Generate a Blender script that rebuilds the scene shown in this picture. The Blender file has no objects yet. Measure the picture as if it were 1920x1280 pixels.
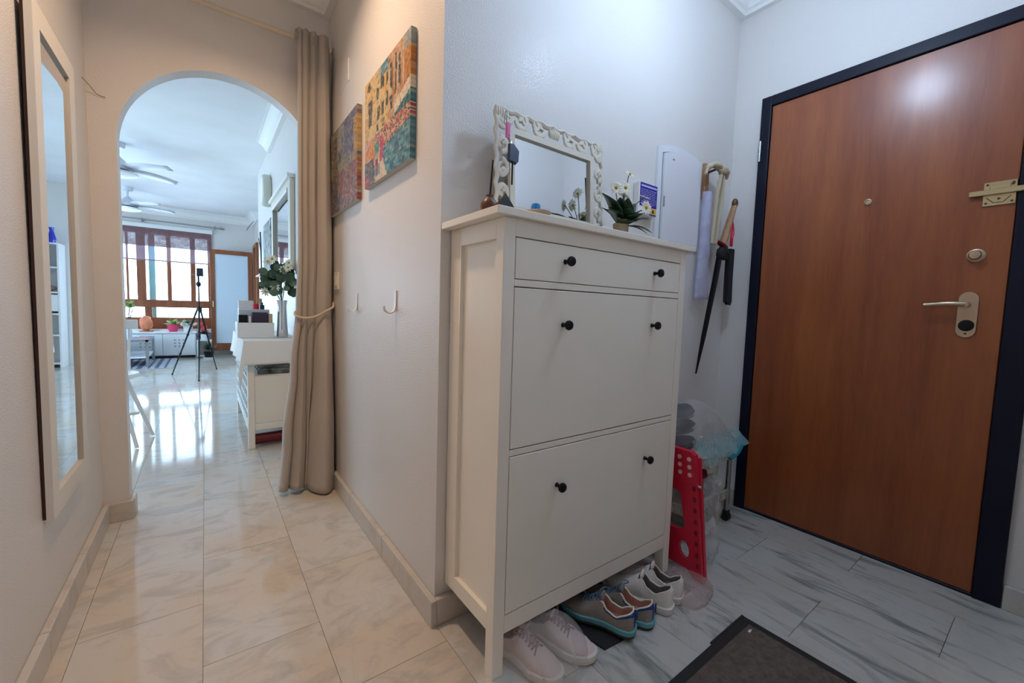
import bpy, bmesh, math, random
from math import sin, cos, pi, sqrt
from mathutils import Vector, Matrix, noise
rnd = random.Random(7)
S = bpy.context.scene
COL = S.collection

# ------------------------------------------------------------------ camera, world, lights, exposure
R_ = (0.80367575, -0.59429927, 0.03022688); U_ = (0.01952845, 0.07710871, 0.99683142); F_ = (0.59474694, 0.80053896, -0.07357614)
cam = bpy.data.cameras.new('camera'); camo = bpy.data.objects.new('camera', cam); COL.objects.link(camo)
camo.matrix_world = Matrix(((R_[0], U_[0], -F_[0], -0.57590433), (R_[1], U_[1], -F_[1], -1.15205316), (R_[2], U_[2], -F_[2], 1.01210083), (0, 0, 0, 1)))
cam.sensor_width = 36; cam.lens = 775.712 / 1920 * 36; cam.clip_start = 0.02
S.camera = camo
w = bpy.data.worlds.new('world'); S.world = w; w.use_nodes = True
bg = w.node_tree.nodes['Background']; bg.inputs[0].default_value = (0.56, 0.77, 1.0, 1); bg.inputs[1].default_value = 10.5

def area(name, loc, size, power, col, rot=(0, 0, 0), shape='DISK', size_y=None, spread=None):
    l = bpy.data.lights.new(name, 'AREA'); l.shape = shape; l.size = size
    if size_y: l.size_y = size_y
    l.energy = power; l.color = col
    if spread: l.spread = spread
    o = bpy.data.objects.new(name, l); o.location = loc; o.rotation_euler = rot; COL.objects.link(o); return o
area('hallway_lamp_light', (-0.47, 0.42, 2.60), 0.10, 10.5, (1.0, 0.67, 0.42), spread=2.4)
pt = area('window_portal', (-1.75, 8.58, 1.4), 2.5, 1, (1, 1, 1), (pi / 2, 0, 0), 'RECTANGLE', 1.7); pt.data.cycles.is_portal = True
pt = area('side_window_portal', (-3.2, 5.0, 1.45), 3.4, 1, (1, 1, 1), (0, -pi / 2, 0), 'RECTANGLE', 1.7); pt.data.cycles.is_portal = True; pt.data.shape = 'RECTANGLE'; pt.data.size = 1.7; pt.data.size_y = 3.4
S.view_settings.view_transform = 'Standard'; S.view_settings.look = 'None'; S.view_settings.gamma = 1; S.view_settings.use_curve_mapping = False
S.view_settings.exposure = 0.06
S.cycles.use_denoising = True; S.cycles.max_bounces = 10; S.cycles.diffuse_bounces = 6; S.cycles.transparent_max_bounces = 12
S.cycles.sample_clamp_indirect = 6; S.cycles.caustics_reflective = False; S.cycles.caustics_refractive = False

# ------------------------------------------------------------------ materials
class NT:
    def __init__(s, name):
        s.m = bpy.data.materials.new(name); s.m.use_nodes = True; s.t = s.m.node_tree; s.n = s.t.nodes; s.l = s.t.links
        s.b = s.n['Principled BSDF']
    def node(s, typ, **k):
        n = s.n.new(typ)
        for a, v in k.items():
            if a in n.inputs: n.inputs[a].default_value = v
            else: setattr(n, a, v)
        return n
    def link(s, a, b): s.l.new(a, b)
def c4(c): return (c[0], c[1], c[2], 1)
def mat(name, col, rough=0.5, metal=0.0, bump=0, bscale=50, var=0.0, vscale=8, **kw):
    q = NT(name); b = q.b
    b.inputs['Base Color'].default_value = c4(col); b.inputs['Roughness'].default_value = rough; b.inputs['Metallic'].default_value = metal
    for k, v in kw.items():
        b.inputs[k.replace('_', ' ')].default_value = v
    tc = q.node('ShaderNodeTexCoord')
    if var:
        n = q.node('ShaderNodeTexNoise'); n.inputs['Scale'].default_value = vscale; n.inputs['Detail'].default_value = 4
        q.link(tc.outputs['Object'], n.inputs['Vector'])
        r = q.node('ShaderNodeMapRange'); r.inputs['From Min'].default_value = .3; r.inputs['From Max'].default_value = .7
        r.inputs['To Min'].default_value = 1 - var; r.inputs['To Max'].default_value = 1 + var * .5
        q.link(n.outputs['Fac'], r.inputs['Value'])
        mx = q.node('ShaderNodeVectorMath', operation='SCALE'); mx.inputs[0].default_value = col
        q.link(r.outputs[0], mx.inputs['Scale']); q.link(mx.outputs[0], b.inputs['Base Color'])
    if bump:
        n = q.node('ShaderNodeTexNoise'); n.inputs['Scale'].default_value = bscale; n.inputs['Detail'].default_value = 3
        q.link(tc.outputs['Object'], n.inputs['Vector'])
        bp = q.node('ShaderNodeBump'); bp.inputs['Strength'].default_value = bump; bp.inputs['Distance'].default_value = 0.002
        q.link(n.outputs['Fac'], bp.inputs['Height']); q.link(bp.outputs[0], b.inputs['Normal'])
    return q.m
def marble(name, base, vein, warm, rough, scale=1.0, tile=True, st=(5, 8, 6), rz=.5, amt=.45):
    q = NT(name); b = q.b; tc = q.node('ShaderNodeTexCoord'); oi = q.node('ShaderNodeObjectInfo')
    rv = q.node('ShaderNodeVectorMath', operation='SCALE'); rv.inputs[0].default_value = (7.3, 5.1, 3.7)
    if tile: q.link(oi.outputs['Random'], rv.inputs['Scale'])
    else: rv.inputs['Scale'].default_value = 1
    ad = q.node('ShaderNodeVectorMath', operation='ADD'); q.link(tc.outputs['Object'], ad.inputs[0]); q.link(rv.outputs[0], ad.inputs[1])
    mp = q.node('ShaderNodeMapping'); mp.inputs['Rotation'].default_value = (0, 0, rz); mp.inputs['Scale'].default_value = [k * scale for k in st]
    q.link(ad.outputs[0], mp.inputs['Vector'])
    n1 = q.node('ShaderNodeTexNoise'); n1.inputs['Scale'].default_value = 1.0; n1.inputs['Detail'].default_value = 7; n1.inputs['Roughness'].default_value = .62; n1.inputs['Distortion'].default_value = 1.1
    q.link(mp.outputs[0], n1.inputs['Vector'])
    r1 = q.node('ShaderNodeValToRGB'); e = r1.color_ramp.elements
    e[0].position = .36; e[0].color = (1, 1, 1, 1); e[1].position = .50; e[1].color = (0, 0, 0, 1)
    q.link(n1.outputs['Fac'], r1.inputs[0])
    n3 = q.node('ShaderNodeTexNoise'); n3.inputs['Scale'].default_value = 3 * scale; n3.inputs['Detail'].default_value = 8; n3.inputs['Distortion'].default_value = .8
    q.link(ad.outputs[0], n3.inputs['Vector'])
    r3 = q.node('ShaderNodeValToRGB'); e = r3.color_ramp.elements
    e[0].position = .488; e[0].color = (0, 0, 0, 1); e[1].position = .512; e[1].color = (0, 0, 0, 1); k = e.new(.5); k.color = (.16, .16, .16, 1)
    q.link(n3.outputs['Fac'], r3.inputs[0])
    n2 = q.node('ShaderNodeTexNoise'); n2.inputs['Scale'].default_value = 2.5 * scale; n2.inputs['Detail'].default_value = 4
    q.link(ad.outputs[0], n2.inputs['Vector'])
    m1 = q.node('ShaderNodeMix', data_type='RGBA'); m1.inputs[6].default_value = c4(base); m1.inputs[7].default_value = c4(warm); 
    r2 = q.node('ShaderNodeMapRange'); r2.inputs['From Min'].default_value = .42; r2.inputs['From Max'].default_value = .62; q.link(n2.outputs['Fac'], r2.inputs['Value'])
    q.link(r2.outputs[0], m1.inputs[0])
    ml = q.node('ShaderNodeMath', operation='MULTIPLY'); ml.inputs[1].default_value = amt; q.link(r1.outputs[0], ml.inputs[0])
    m2 = q.node('ShaderNodeMix', data_type='RGBA'); q.link(ml.outputs[0], m2.inputs[0]); q.link(m1.outputs[2], m2.inputs[6]); m2.inputs[7].default_value = c4(vein)
    ml3 = q.node('ShaderNodeMath', operation='MULTIPLY'); q.link(r3.outputs[0], ml3.inputs[0]); q.link(n2.outputs['Fac'], ml3.inputs[1])
    m3 = q.node('ShaderNodeMix', data_type='RGBA'); q.link(ml3.outputs[0], m3.inputs[0]); q.link(m2.outputs[2], m3.inputs[6]); m3.inputs[7].default_value = c4([v * .55 for v in vein])
    q.link(m3.outputs[2], b.inputs['Base Color']); b.inputs['Roughness'].default_value = rough
    return q.m
def wood(name, c1, c2, rough, scale=1.0, axis='z', coat=0.0):
    q = NT(name); b = q.b; tc = q.node('ShaderNodeTexCoord'); mp = q.node('ShaderNodeMapping')
    st = {'z': (9, 9, .9), 'x': (.9, 9, 9), 'y': (9, .9, 9)}[axis]
    mp.inputs['Scale'].default_value = [v * scale for v in st]
    q.link(tc.outputs['Object'], mp.inputs['Vector'])
    n = q.node('ShaderNodeTexNoise'); n.inputs['Scale'].default_value = 1; n.inputs['Detail'].default_value = 6; n.inputs['Distortion'].default_value = .6
    q.link(mp.outputs[0], n.inputs['Vector'])
    n2 = q.node('ShaderNodeTexNoise'); n2.inputs['Scale'].default_value = 12; n2.inputs['Detail'].default_value = 4
    q.link(mp.outputs[0], n2.inputs['Vector'])
    mm = q.node('ShaderNodeMath', operation='MULTIPLY_ADD'); mm.inputs[1].default_value = .3; q.link(n2.outputs['Fac'], mm.inputs[0]); q.link(n.outputs['Fac'], mm.inputs[2])
    r = q.node('ShaderNodeValToRGB'); r.color_ramp.elements[0].position = .45; r.color_ramp.elements[0].color = c4(c1); r.color_ramp.elements[1].position = .85; r.color_ramp.elements[1].color = c4(c2)
    q.link(mm.outputs[0], r.inputs[0]); q.link(r.outputs[0], b.inputs['Base Color']); b.inputs['Roughness'].default_value = rough
    b.inputs['Coat Weight'].default_value = coat; b.inputs['Coat Roughness'].default_value = .2
    return q.m
def film(name, col, opacity, rough=.15, vr=.28):
    q = NT(name); b = q.b; b.inputs['Base Color'].default_value = c4(col); b.inputs['Roughness'].default_value = rough
    tr = q.node('ShaderNodeBsdfTransparent'); tr.inputs[0].default_value = (.97, .98, .98, 1)
    n = q.node('ShaderNodeTexNoise'); n.inputs['Scale'].default_value = 12; n.inputs['Detail'].default_value = 2; n.inputs['Distortion'].default_value = .8
    tc = q.node('ShaderNodeTexCoord'); q.link(tc.outputs['Object'], n.inputs['Vector'])
    r = q.node('ShaderNodeMapRange'); r.inputs['From Min'].default_value = .4; r.inputs['From Max'].default_value = .7; r.inputs['To Min'].default_value = opacity * (1 - vr); r.inputs['To Max'].default_value = min(1, opacity * (1 + vr))
    q.link(n.outputs['Fac'], r.inputs['Value'])
    mx = q.node('ShaderNodeMixShader'); q.link(r.outputs[0], mx.inputs[0]); q.link(tr.outputs[0], mx.inputs[1]); q.link(b.outputs[0], mx.inputs[2])
    q.link(mx.outputs[0], q.n['Material Output'].inputs['Surface'])
    return q.m
def attrmat(name, rough=.55):
    q = NT(name); a = q.node('ShaderNodeVertexColor'); a.layer_name = 'col'; q.link(a.outputs[0], q.b.inputs['Base Color']); q.b.inputs['Roughness'].default_value = rough
    return q.m
def emis(name, col, st):
    q = NT(name); q.b.inputs['Base Color'].default_value = c4(col); q.b.inputs['Emission Color'].default_value = c4(col); q.b.inputs['Emission Strength'].default_value = st
    return q.m

M = {}
def wallmat(name, col, bs=150, st=.55):
    q = NT(name); b = q.b; b.inputs['Base Color'].default_value = c4(col); b.inputs['Roughness'].default_value = .33
    tc = q.node('ShaderNodeTexCoord'); n = q.node('ShaderNodeTexNoise'); n.inputs['Scale'].default_value = bs; n.inputs['Detail'].default_value = 3
    q.link(tc.outputs['Object'], n.inputs['Vector'])
    r = q.node('ShaderNodeMapRange'); r.inputs['From Min'].default_value = .45; r.inputs['From Max'].default_value = .62; q.link(n.outputs['Fac'], r.inputs['Value'])
    bp = q.node('ShaderNodeBump'); bp.inputs['Strength'].default_value = st; bp.inputs['Distance'].default_value = .0025
    q.link(r.outputs[0], bp.inputs['Height']); q.link(bp.outputs[0], b.inputs['Normal'])
    return q.m
M['wall'] = wallmat('textured_wall_paint', (.72, .695, .665), 200, .26)
M['ceil'] = mat('ceiling_paint', (.80, .81, .82), .9, bump=.5, bscale=30, var=.06, vscale=2)
M['plaster'] = mat('white_plaster', (.82, .82, .80), .45)
M['tile'] = marble('floor_marble', (.61, .595, .56), (.36, .34, .31), (.62, .55, .46), .075)
M['tiledimgrey'] = marble('dimmed_grey_floor_marble', (.55, .56, .52), (.18, .20, .19), (.52, .50, .46), .085, st=(13, 2.6, 6), rz=-.22, amt=.8)  # streaky grey stone, base also darkened for the weaker light by the door
M['base'] = marble('baseboard_marble', (.58, .55, .51), (.42, .38, .34), (.60, .53, .45), .3)
M['grout'] = mat('grout', (.36, .34, .30), .8)
M['cab'] = mat('cream_cabinet_lacquer', (.86, .81, .71), .35, var=.02, vscale=6, Coat_Weight=.15)
M['dark'] = mat('dark_gap', (.03, .028, .025), .8)
M['black'] = mat('black_metal', (.006, .006, .008), .4, Specular_IOR_Level=.25)
M['blackfab'] = mat('black_fabric', (.012, .012, .015), .85, bump=.4, bscale=200)
M['door'] = wood('door_veneer', (.205, .040, .008), (.33, .088, .020), .38, 1.0, 'z', .36)
M['frameblk'] = mat('dark_navy_door_frame', (.006, .008, .020), .4, Specular_IOR_Level=.22)
M['brass'] = mat('pale_brass', (.62, .50, .28), .28, 1.0)
M['nickel'] = mat('satin_gold_nickel', (.52, .40, .28), .33, .9)
M['chrome'] = mat('chrome', (.75, .76, .78), .14, 1.0)
M['steel'] = mat('grey_steel', (.38, .40, .42), .3, 1.0)
M['mirror'] = mat('mirror_glass', (.86, .89, .91), .01, 1.0)
M['ivory'] = mat('ivory_frame', (.72, .68, .58), .45)
M['frameoff'] = mat('offwhite_mirror_frame', (.74, .70, .62), .45)
M['white'] = mat('white_paint', (.80, .80, .79), .4)
M['panelw'] = mat('panel_white', (.74, .76, .80), .35)
M['curt'] = mat('beige_curtain', (.45, .405, .355), .9, bump=.3, bscale=300, var=.05, Sheen_Weight=.3)
M['cord'] = mat('cream_cord', (.62, .54, .43), .8)
M['darkside'] = mat('shade_edge_and_wire', (.05, .018, .012), .7)  # mirror's wall shadow kept as dark brown; also the wire's own colour
M['paint'] = attrmat('painted_canvas')
M['canvas'] = mat('canvas_edge', (.62, .58, .50), .8)
M['pink'] = mat('pink_plastic', (.75, .18, .42), .3)
M['red'] = mat('red_plastic', (.62, .012, .045), .4)
M['dots'] = mat('pale_pink_dots', (.80, .52, .48), .6)
M['navy'] = mat('navy_plastic', (.015, .03, .08), .25)
M['brownwood'] = wood('brown_wood', (.06, .022, .010), (.16, .06, .025), .4, 4)
M['woodlt'] = wood('light_brown_wood', (.30, .15, .07), (.46, .26, .13), .5, 4)
M['rope'] = mat('beige_cloth', (.50, .43, .30), .85, bump=.5, bscale=120)
M['lilac'] = film('lilac_plastic', (.62, .64, .86), .42, .3, .12)
M['bag'] = film('clear_plastic_film', (.80, .80, .79), .2, .12)
M['bag2'] = film('milky_plastic_film', (.80, .77, .74), .27, .1)
M['bagpink'] = film('pinkish_plastic_film', (.66, .46, .44), .4, .2)
M['teal'] = mat('teal_zip_band', (.0, .22, .27), .35)
M['tealfilm'] = film('teal_tinted_film', (.30, .52, .56), .45)
M['leaf'] = mat('dark_green_leaf', (.018, .055, .022), .3, var=.4, vscale=30)
M['leaf2'] = mat('sage_leaf', (.10, .17, .10), .5, var=.4, vscale=20)
M['leaf3'] = mat('bright_leaf', (.25, .42, .10), .5)
M['petal'] = mat('cream_petal', (.85, .84, .70), .6)
M['pollen'] = mat('yellow_centre', (.45, .30, .03), .8)
M['tan'] = mat('tan_clay', (.50, .38, .26), .7)
M['blue'] = mat('card_blue', (.015, .012, .30), .4)
M['cardtxt'] = mat('card_lettering', (.62, .62, .85), .5)
M['yellow'] = mat('card_yellow', (.75, .50, .08), .5)
M['bluecap'] = mat('blue_cap', (.02, .25, .62), .4)
M['rubber'] = mat('black_rubber', (.014, .014, .014), .6)
M['matt'] = mat('grey_brown_carpet', (.125, .100, .080), .95, bump=1.0, bscale=160, var=.35, vscale=60)
M['grey'] = mat('grey_suede', (.27, .24, .21), .85, bump=.4, bscale=200)
M['salmon'] = mat('salmon_lining', (.50, .25, .20), .85)
M['royal'] = mat('royal_blue_trim', (.012, .04, .20), .6)
M['lace'] = mat('slate_blue_lace', (.09, .16, .24), .7)
M['aqua'] = mat('aqua_midsole', (.13, .38, .44), .5)
M['outsole'] = mat('charcoal_outsole', (.04, .04, .045), .7)
M['wshoe'] = mat('white_knit', (.80, .75, .71), .7, bump=.4, bscale=260)
M['greylin'] = mat('grey_lining', (.19, .165, .16), .9)
M['pinkshoe'] = mat('pale_pink_mesh', (.72, .58, .55), .7, bump=.4, bscale=260)
M['mauve'] = mat('mauve_trim', (.33, .19, .22), .7)
M['orange_wood'] = wood('reddish_brown_frame', (.20, .055, .018), (.32, .10, .035), .4, 1.5)
M['darkshoe'] = mat('dark_grey_shoe', (.012, .013, .02), .7)
M['fan'] = mat('fan_grey', (.62, .64, .70), .35)
M['blind'] = film('plum_woven_blind', (.26, .14, .15), .88, .8, .1)
M['sheer'] = film('lavender_sheer', (.6, .58, .75), .22, .6)
M['glasspane'] = film('clear_pane', (.8, .9, .95), .03, .02)
M['frost'] = mat('frosted_pale_blue_glass', (.62, .72, .80), .5)
M['cloth'] = mat('white_tablecloth', (.80, .79, .75), .85, bump=.2, bscale=60)
M['lowcab'] = mat('white_low_cabinet', (.78, .82, .85), .35)
M['salt'] = mat('orange_salt', (.85, .28, .14), .6, bump=.8, bscale=12, var=.3, vscale=12)
M['pinkpot'] = mat('hot_pink_pot', (.75, .05, .16), .35)
M['redpet'] = mat('red_petals', (.75, .05, .09), .6)
M['greyrug'] = mat('rug_grey', (.40, .42, .46), .95)
M['navyrug'] = mat('rug_slate', (.10, .12, .19), .95)
M['tealstrip'] = mat('teal_awning', (.18, .45, .50), .6)
M['plum'] = mat('dark_plum_box', (.03, .02, .05), .5)
M['maroon'] = mat('maroon_cover', (.13, .006, .014), .3)
M['clock'] = mat('clock_ivory', (.58, .58, .50), .3)
M['patt'] = mat('patterned_paper', (.30, .32, .32), .7, var=.9, vscale=14)
M['blueglass'] = mat('cobalt_glass', (.02, .03, .45), .1)
M['flesh'] = mat('dried_flower', (.45, .28, .24), .8)
M['beigepl'] = mat('cream_basket', (.62, .58, .50), .5)

# ------------------------------------------------------------------ mesh builder
class B:
    def __init__(s): s.v = []; s.f = []; s.mi = []; s.cm = 0
    def add(s, vs, fs, m=None):
        o = len(s.v); s.v += [tuple(x) for x in vs]
        for f in fs: s.f.append([i + o for i in f]); s.mi.append(s.cm if m is None else m)
        return s
    def box(s, x0, x1, y0, y1, z0, z1, bev=0.0, m=None):
        bm = bmesh.new()
        vs = [bm.verts.new(p) for p in ((x0, y0, z0), (x1, y0, z0), (x1, y1, z0), (x0, y1, z0), (x0, y0, z1), (x1, y0, z1), (x1, y1, z1), (x0, y1, z1))]
        for f in ((3, 2, 1, 0), (4, 5, 6, 7), (0, 1, 5, 4), (1, 2, 6, 5), (2, 3, 7, 6), (3, 0, 4, 7)): bm.faces.new([vs[i] for i in f])
        if bev: bmesh.ops.bevel(bm, geom=bm.edges[:] + bm.verts[:], offset=bev, segments=1 if bev < .0025 else 2, affect='EDGES', profile=.5)
        s.bm(bm, m); return s
    def bm(s, bm, m=None, mtx=None):
        bm.verts.index_update()
        s.add([(mtx @ v.co if mtx else v.co) for v in bm.verts], [[v.index for v in f.verts] for f in bm.faces], m); bm.free(); return s
    def prism(s, pts, z0, z1, m=None):
        n = len(pts); vs = [(x, y, z0) for x, y in pts] + [(x, y, z1) for x, y in pts]
        fs = [list(range(n))[::-1], list(range(n, 2 * n))] + [[i, (i + 1) % n, n + (i + 1) % n, n + i] for i in range(n)]
        return s.add(vs, fs, m)
    def cyl(s, p, q, r0, r1=None, n=14, m=None, cap=True):
        return s.tube([p, q], [r0, r0 if r1 is None else r1], n, m, cap)
    def tube(s, pts, r, n=10, m=None, cap=True, flat=1.0):
        pts = [Vector(p) for p in pts]; k = len(pts)
        if not isinstance(r, (list, tuple)): r = [r] * k
        vs = []; up = None
        for i, p in enumerate(pts):
            t = (pts[min(i + 1, k - 1)] - pts[max(i - 1, 0)]).normalized()
            if up is None:
                up = Vector((0, 0, 1)) if abs(t.z) < .9 else Vector((1, 0, 0))
            a = t.cross(up).normalized(); b = a.cross(t).normalized(); up = b
            for j in range(n):
                an = 2 * pi * j / n; vs.append(p + a * cos(an) * r[i] + b * sin(an) * r[i] * flat)
        fs = [[i * n + j, i * n + (j + 1) % n, (i + 1) * n + (j + 1) % n, (i + 1) * n + j] for i in range(k - 1) for j in range(n)]
        if cap: fs += [list(range(n))[::-1], [(k - 1) * n + j for j in range(n)]]
        return s.add(vs, fs, m)
    def lathe(s, c, prof, n=20, m=None, axis=None, sx=1, sy=1):
        vs = []; a = Matrix.Identity(3) if axis is None else Vector((0, 0, 1)).rotation_difference(Vector(axis)).to_matrix()
        for r, z in prof:
            for j in range(n):
                an = 2 * pi * j / n; vs.append(Vector(c) + a @ Vector((r * cos(an) * sx, r * sin(an) * sy, z)))
        k = len(prof)
        fs = [[i * n + j, i * n + (j + 1) % n, (i + 1) * n + (j + 1) % n, (i + 1) * n + j] for i in range(k - 1) for j in range(n)]
        fs += [list(range(n))[::-1], [(k - 1) * n + j for j in range(n)]]
        return s.add(vs, fs, m)
    def blob(s, c, r, sub=3, amp=0.0, fr=3.0, seed=0, m=None, rot=0, flatz=None):
        bm = bmesh.new(); bmesh.ops.create_icosphere(bm, subdivisions=sub, radius=1)
        rx, ry, rz = r if isinstance(r, (tuple, list)) else (r, r, r); cr, sr = cos(rot), sin(rot)
        for v in bm.verts:
            d = 1 + amp * noise.noise(v.co * fr + Vector((seed, seed * 2.3, 0))) + amp * .5 * noise.noise(v.co * fr * 2.7 + Vector((seed, 0, seed)))
            x, y, z = v.co.x * rx * d, v.co.y * ry * d, v.co.z * rz * d
            if flatz is not None and z < flatz: z = flatz + (z - flatz) * .05
            v.co = Vector((c[0] + x * cr - y * sr, c[1] + x * sr + y * cr, c[2] + z))
        return s.bm(bm, m)
    def grid(s, rows, closed=False, m=None):
        k = len(rows[0]); vs = [p for r in rows for p in r]; fs = []
        for i in range(len(rows) - 1):
            for j in range(k if closed else k - 1): fs.append([i * k + j, i * k + (j + 1) % k, (i + 1) * k + (j + 1) % k, (i + 1) * k + j])
        return s.add(vs, fs, m)

def wloc(o):
    v = Vector(o.location)
    while o.parent: o = o.parent; v = v + o.location
    return v
def obj(name, b, mats, parent=None, world=True, smooth=None, kind=None, label=None, solid=0, sub=0, loc=None):
    me = bpy.data.meshes.new(name)
    if loc is None and parent is None:
        xs = [v[0] for v in b.v]; ys = [v[1] for v in b.v]; zs = [v[2] for v in b.v]
        loc = Vector(((min(xs) + max(xs)) / 2, (min(ys) + max(ys)) / 2, min(zs)))
    elif loc is None: loc = wloc(parent) if world else Vector((0, 0, 0))
    off = Vector(loc)
    me.from_pydata([tuple(Vector(v) - off) for v in b.v], [], b.f)
    mats = mats if isinstance(mats, (list, tuple)) else [mats]
    for k in mats: me.materials.append(M[k] if isinstance(k, str) else k)
    if len(mats) > 1: me.polygons.foreach_set('material_index', b.mi)
    bm = bmesh.new(); bm.from_mesh(me); bmesh.ops.recalc_face_normals(bm, faces=bm.faces[:]); bm.to_mesh(me); bm.free()
    if smooth:
        for pl in me.polygons: pl.use_smooth = True
        if smooth != 'all':
            try: me.set_sharp_from_angle(angle=math.radians(smooth if smooth is not True else 40))
            except Exception: pass
    me.update()
    o = bpy.data.objects.new(name, me); COL.objects.link(o)
    if parent is not None: o.parent = parent
    else: o.location = off
    if kind: o['kind'] = kind
    if label: o['label'] = label
    if solid:
        md = o.modifiers.new('s', 'SOLIDIFY'); md.thickness = solid; md.offset = 0
    if sub:
        md = o.modifiers.new('u', 'SUBSURF'); md.levels = sub; md.render_levels = sub
    return o
def tag(o, label, cat, group=None):
    o['label'] = label; o['category'] = cat
    if group: o['group'] = group
    return o
def thing(name, loc, label, cat, group=None, rz=0):
    o = bpy.data.objects.new(name, None); COL.objects.link(o); o.location = loc; o.rotation_euler = (0, 0, rz); o.empty_display_size = .05
    return tag(o, label, cat, group)
def struct(name, b, m, parent=None, smooth=None):
    o = obj(name, b, m, parent, smooth=smooth)
    if parent is None: o['kind'] = 'structure'
    return o
def dup(root, loc, rz=None, label=None, group=None):
    r = root.copy(); COL.objects.link(r); r.location = loc
    if rz is not None: r.rotation_euler = (0, 0, rz)
    if label: r['label'] = label
    if group: r['group'] = group
    for ch in list(root.children):
        c = ch.copy(); COL.objects.link(c); c.parent = r
        for g in ch.children:
            d = g.copy(); COL.objects.link(d); d.parent = c
    return r
def spl(pts, n=8):
    P = [Vector(p) for p in pts]; P = [P[0] * 2 - P[1]] + P + [P[-1] * 2 - P[-2]]; out = []
    for i in range(1, len(P) - 2):
        for k in range(n):
            t = k / n; a, b, c, d = P[i - 1:i + 3]
            out.append(.5 * ((2 * b) + (c - a) * t + (2 * a - 5 * b + 4 * c - d) * t * t + (3 * b - a - 3 * c + d) * t ** 3))
    out.append(P[-2]); return out
def lerp(a, b, t): return a + (b - a) * t
def interp(keys, x):
    if x <= keys[0][0]: return keys[0][1]
    for (a, va), (b, vb) in zip(keys, keys[1:]):
        if x <= b:
            t = (x - a) / (b - a); t = t * t * (3 - 2 * t); return lerp(va, vb, t)
    return keys[-1][1]

# ------------------------------------------------------------------ room shell
XL, XR, YR, YD, ZC = -0.96, 1.718, -1.32, 1.38, 2.65
XLL, YF = -3.2, 8.62
fl = struct('floor', B().box(XLL, 1.9, YR - .12, YF + .1, -.12, -.012), 'grout')
tb = B().box(-.1494, .1494, -.2992, .2992, -.012, 0)
tile0 = None; ntile = 0
cells = []
for ix in range(-11, 7):
    x = (ix + .5) * .30
    off = .51 if ix % 2 == 0 else .21
    for k in range(-4, 15):
        y = off + .6 * k
        if y < YR or y > YF: continue
        if y < YD and not (XL - .14 < x < XR + .14): continue
        if -.1 < y - .3 and y < YD and x > .05: continue
        if y >= YD and x > .9: continue
        cells.append(((x + .5) ** 2 + (y + 1.1) ** 2, x, y))
cells.sort()
me_t = None; me_g = None
for d_, x, y in cells:
    if ntile < 240 or True:
        if me_t is None:
            o = obj('tile', tb, 'tile', fl, loc=(0, 0, 0)); me_t = o.data
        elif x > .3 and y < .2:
            if me_g is None: o = obj('tile', tb, 'tiledimgrey', fl, loc=(0, 0, 0)); me_g = o.data
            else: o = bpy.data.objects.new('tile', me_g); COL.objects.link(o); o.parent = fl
        else:
            o = bpy.data.objects.new('tile', me_t); COL.objects.link(o); o.parent = fl
        o.location = Vector((x, y, 0)) - fl.location; ntile += 1

struct('wall_left', B().box(XL - .12, XL, YR - .12, YD, 0, ZC), 'wall')
struct('wall_middle', B().prism([(0, 0), (.1, .12), (.1, YD + .08), (0, YD + .08)], 0, ZC), 'wall')
struct('wall_back', B().prism([(0, 0), (XR, 0), (XR, .12), (.1, .12)], 0, ZC), 'wall')
dY0, dY1, dZ = -.141, -1.078, 2.112
struct('wall_right', B().box(XR, XR + .15, dY0, .12, 0, ZC).box(XR, XR + .15, YR - .12, dY1, 0, ZC).box(XR, XR + .15, dY1, dY0, dZ, ZC), 'wall')
struct('wall_rear', B().box(XL, XR, YR - .12, YR, 0, ZC), 'wall')
struct('ceiling', B().box(XLL - .1, 1.9, YR - .12, YF + .1, ZC, ZC + .1), 'ceil')
# arch wall
ac, ar, az, at = -.46, .412, 1.70, .08
ab = B()
n = 40; arc = [(ac - ar * cos(pi * i / n), az + ar * sin(pi * i / n)) for i in range(n + 1)]
ab.box(XL, ac - ar, YD, YD + at, 0, ZC); ab.box(ac + ar, 0, YD, YD + at, 0, ZC)
for (x0, z0), (x1, z1) in zip(arc, arc[1:]):
    ab.add([(x0, YD, z0), (x1, YD, z1), (x1, YD, ZC), (x0, YD, ZC), (x0, YD + at, z0), (x1, YD + at, z1), (x1, YD + at, ZC), (x0, YD + at, ZC)],
           [[0, 1, 2, 3], [7, 6, 5, 4], [0, 4, 5, 1]])
struct('wall_arch', ab, 'wall')
# living room walls
struct('wall_living_right', B().box(0, .1, YD + at, 5.2, 0, ZC), 'wall')
struct('wall_living_alcove', B().box(.95, 1.05, 5.2, 7.7, 0, ZC).box(.1, 1.05, 5.1, 5.2, 0, ZC).box(.24, 1.05, 7.7, 7.8, 0, ZC).box(.24, .34, 8.46, YF, 0, ZC).box(.24, .34, 7.8, 8.46, 2.12, ZC), 'wall')
struct('wall_living_left', B().box(XLL - .1, XLL, YD + at, 3.4, 0, ZC).box(XLL - .1, XLL, 6.6, YF, 0, ZC).box(XLL - .1, XLL, 3.4, 6.6, 0, .7).box(XLL - .1, XLL, 3.4, 6.6, 2.2, ZC), 'wall')
sw2 = B()
for y in (3.4, 4.44, 5.48, 6.54): sw2.box(XLL - .08, XLL - .03, y, y + .06, .7, 2.2, .004)
sw2.box(XLL - .08, XLL - .03, 3.46, 6.54, .7, .76, .004).box(XLL - .08, XLL - .03, 3.46, 6.54, 2.14, 2.2, .004)
struct('wall_living_near', B().box(XLL, XL - .12, YD - .02, YD + at, 0, ZC).box(XL - .12, XL, YD, YD + at, 0, ZC), 'wall')
wx0, wx1 = -3.0, -.46
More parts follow.
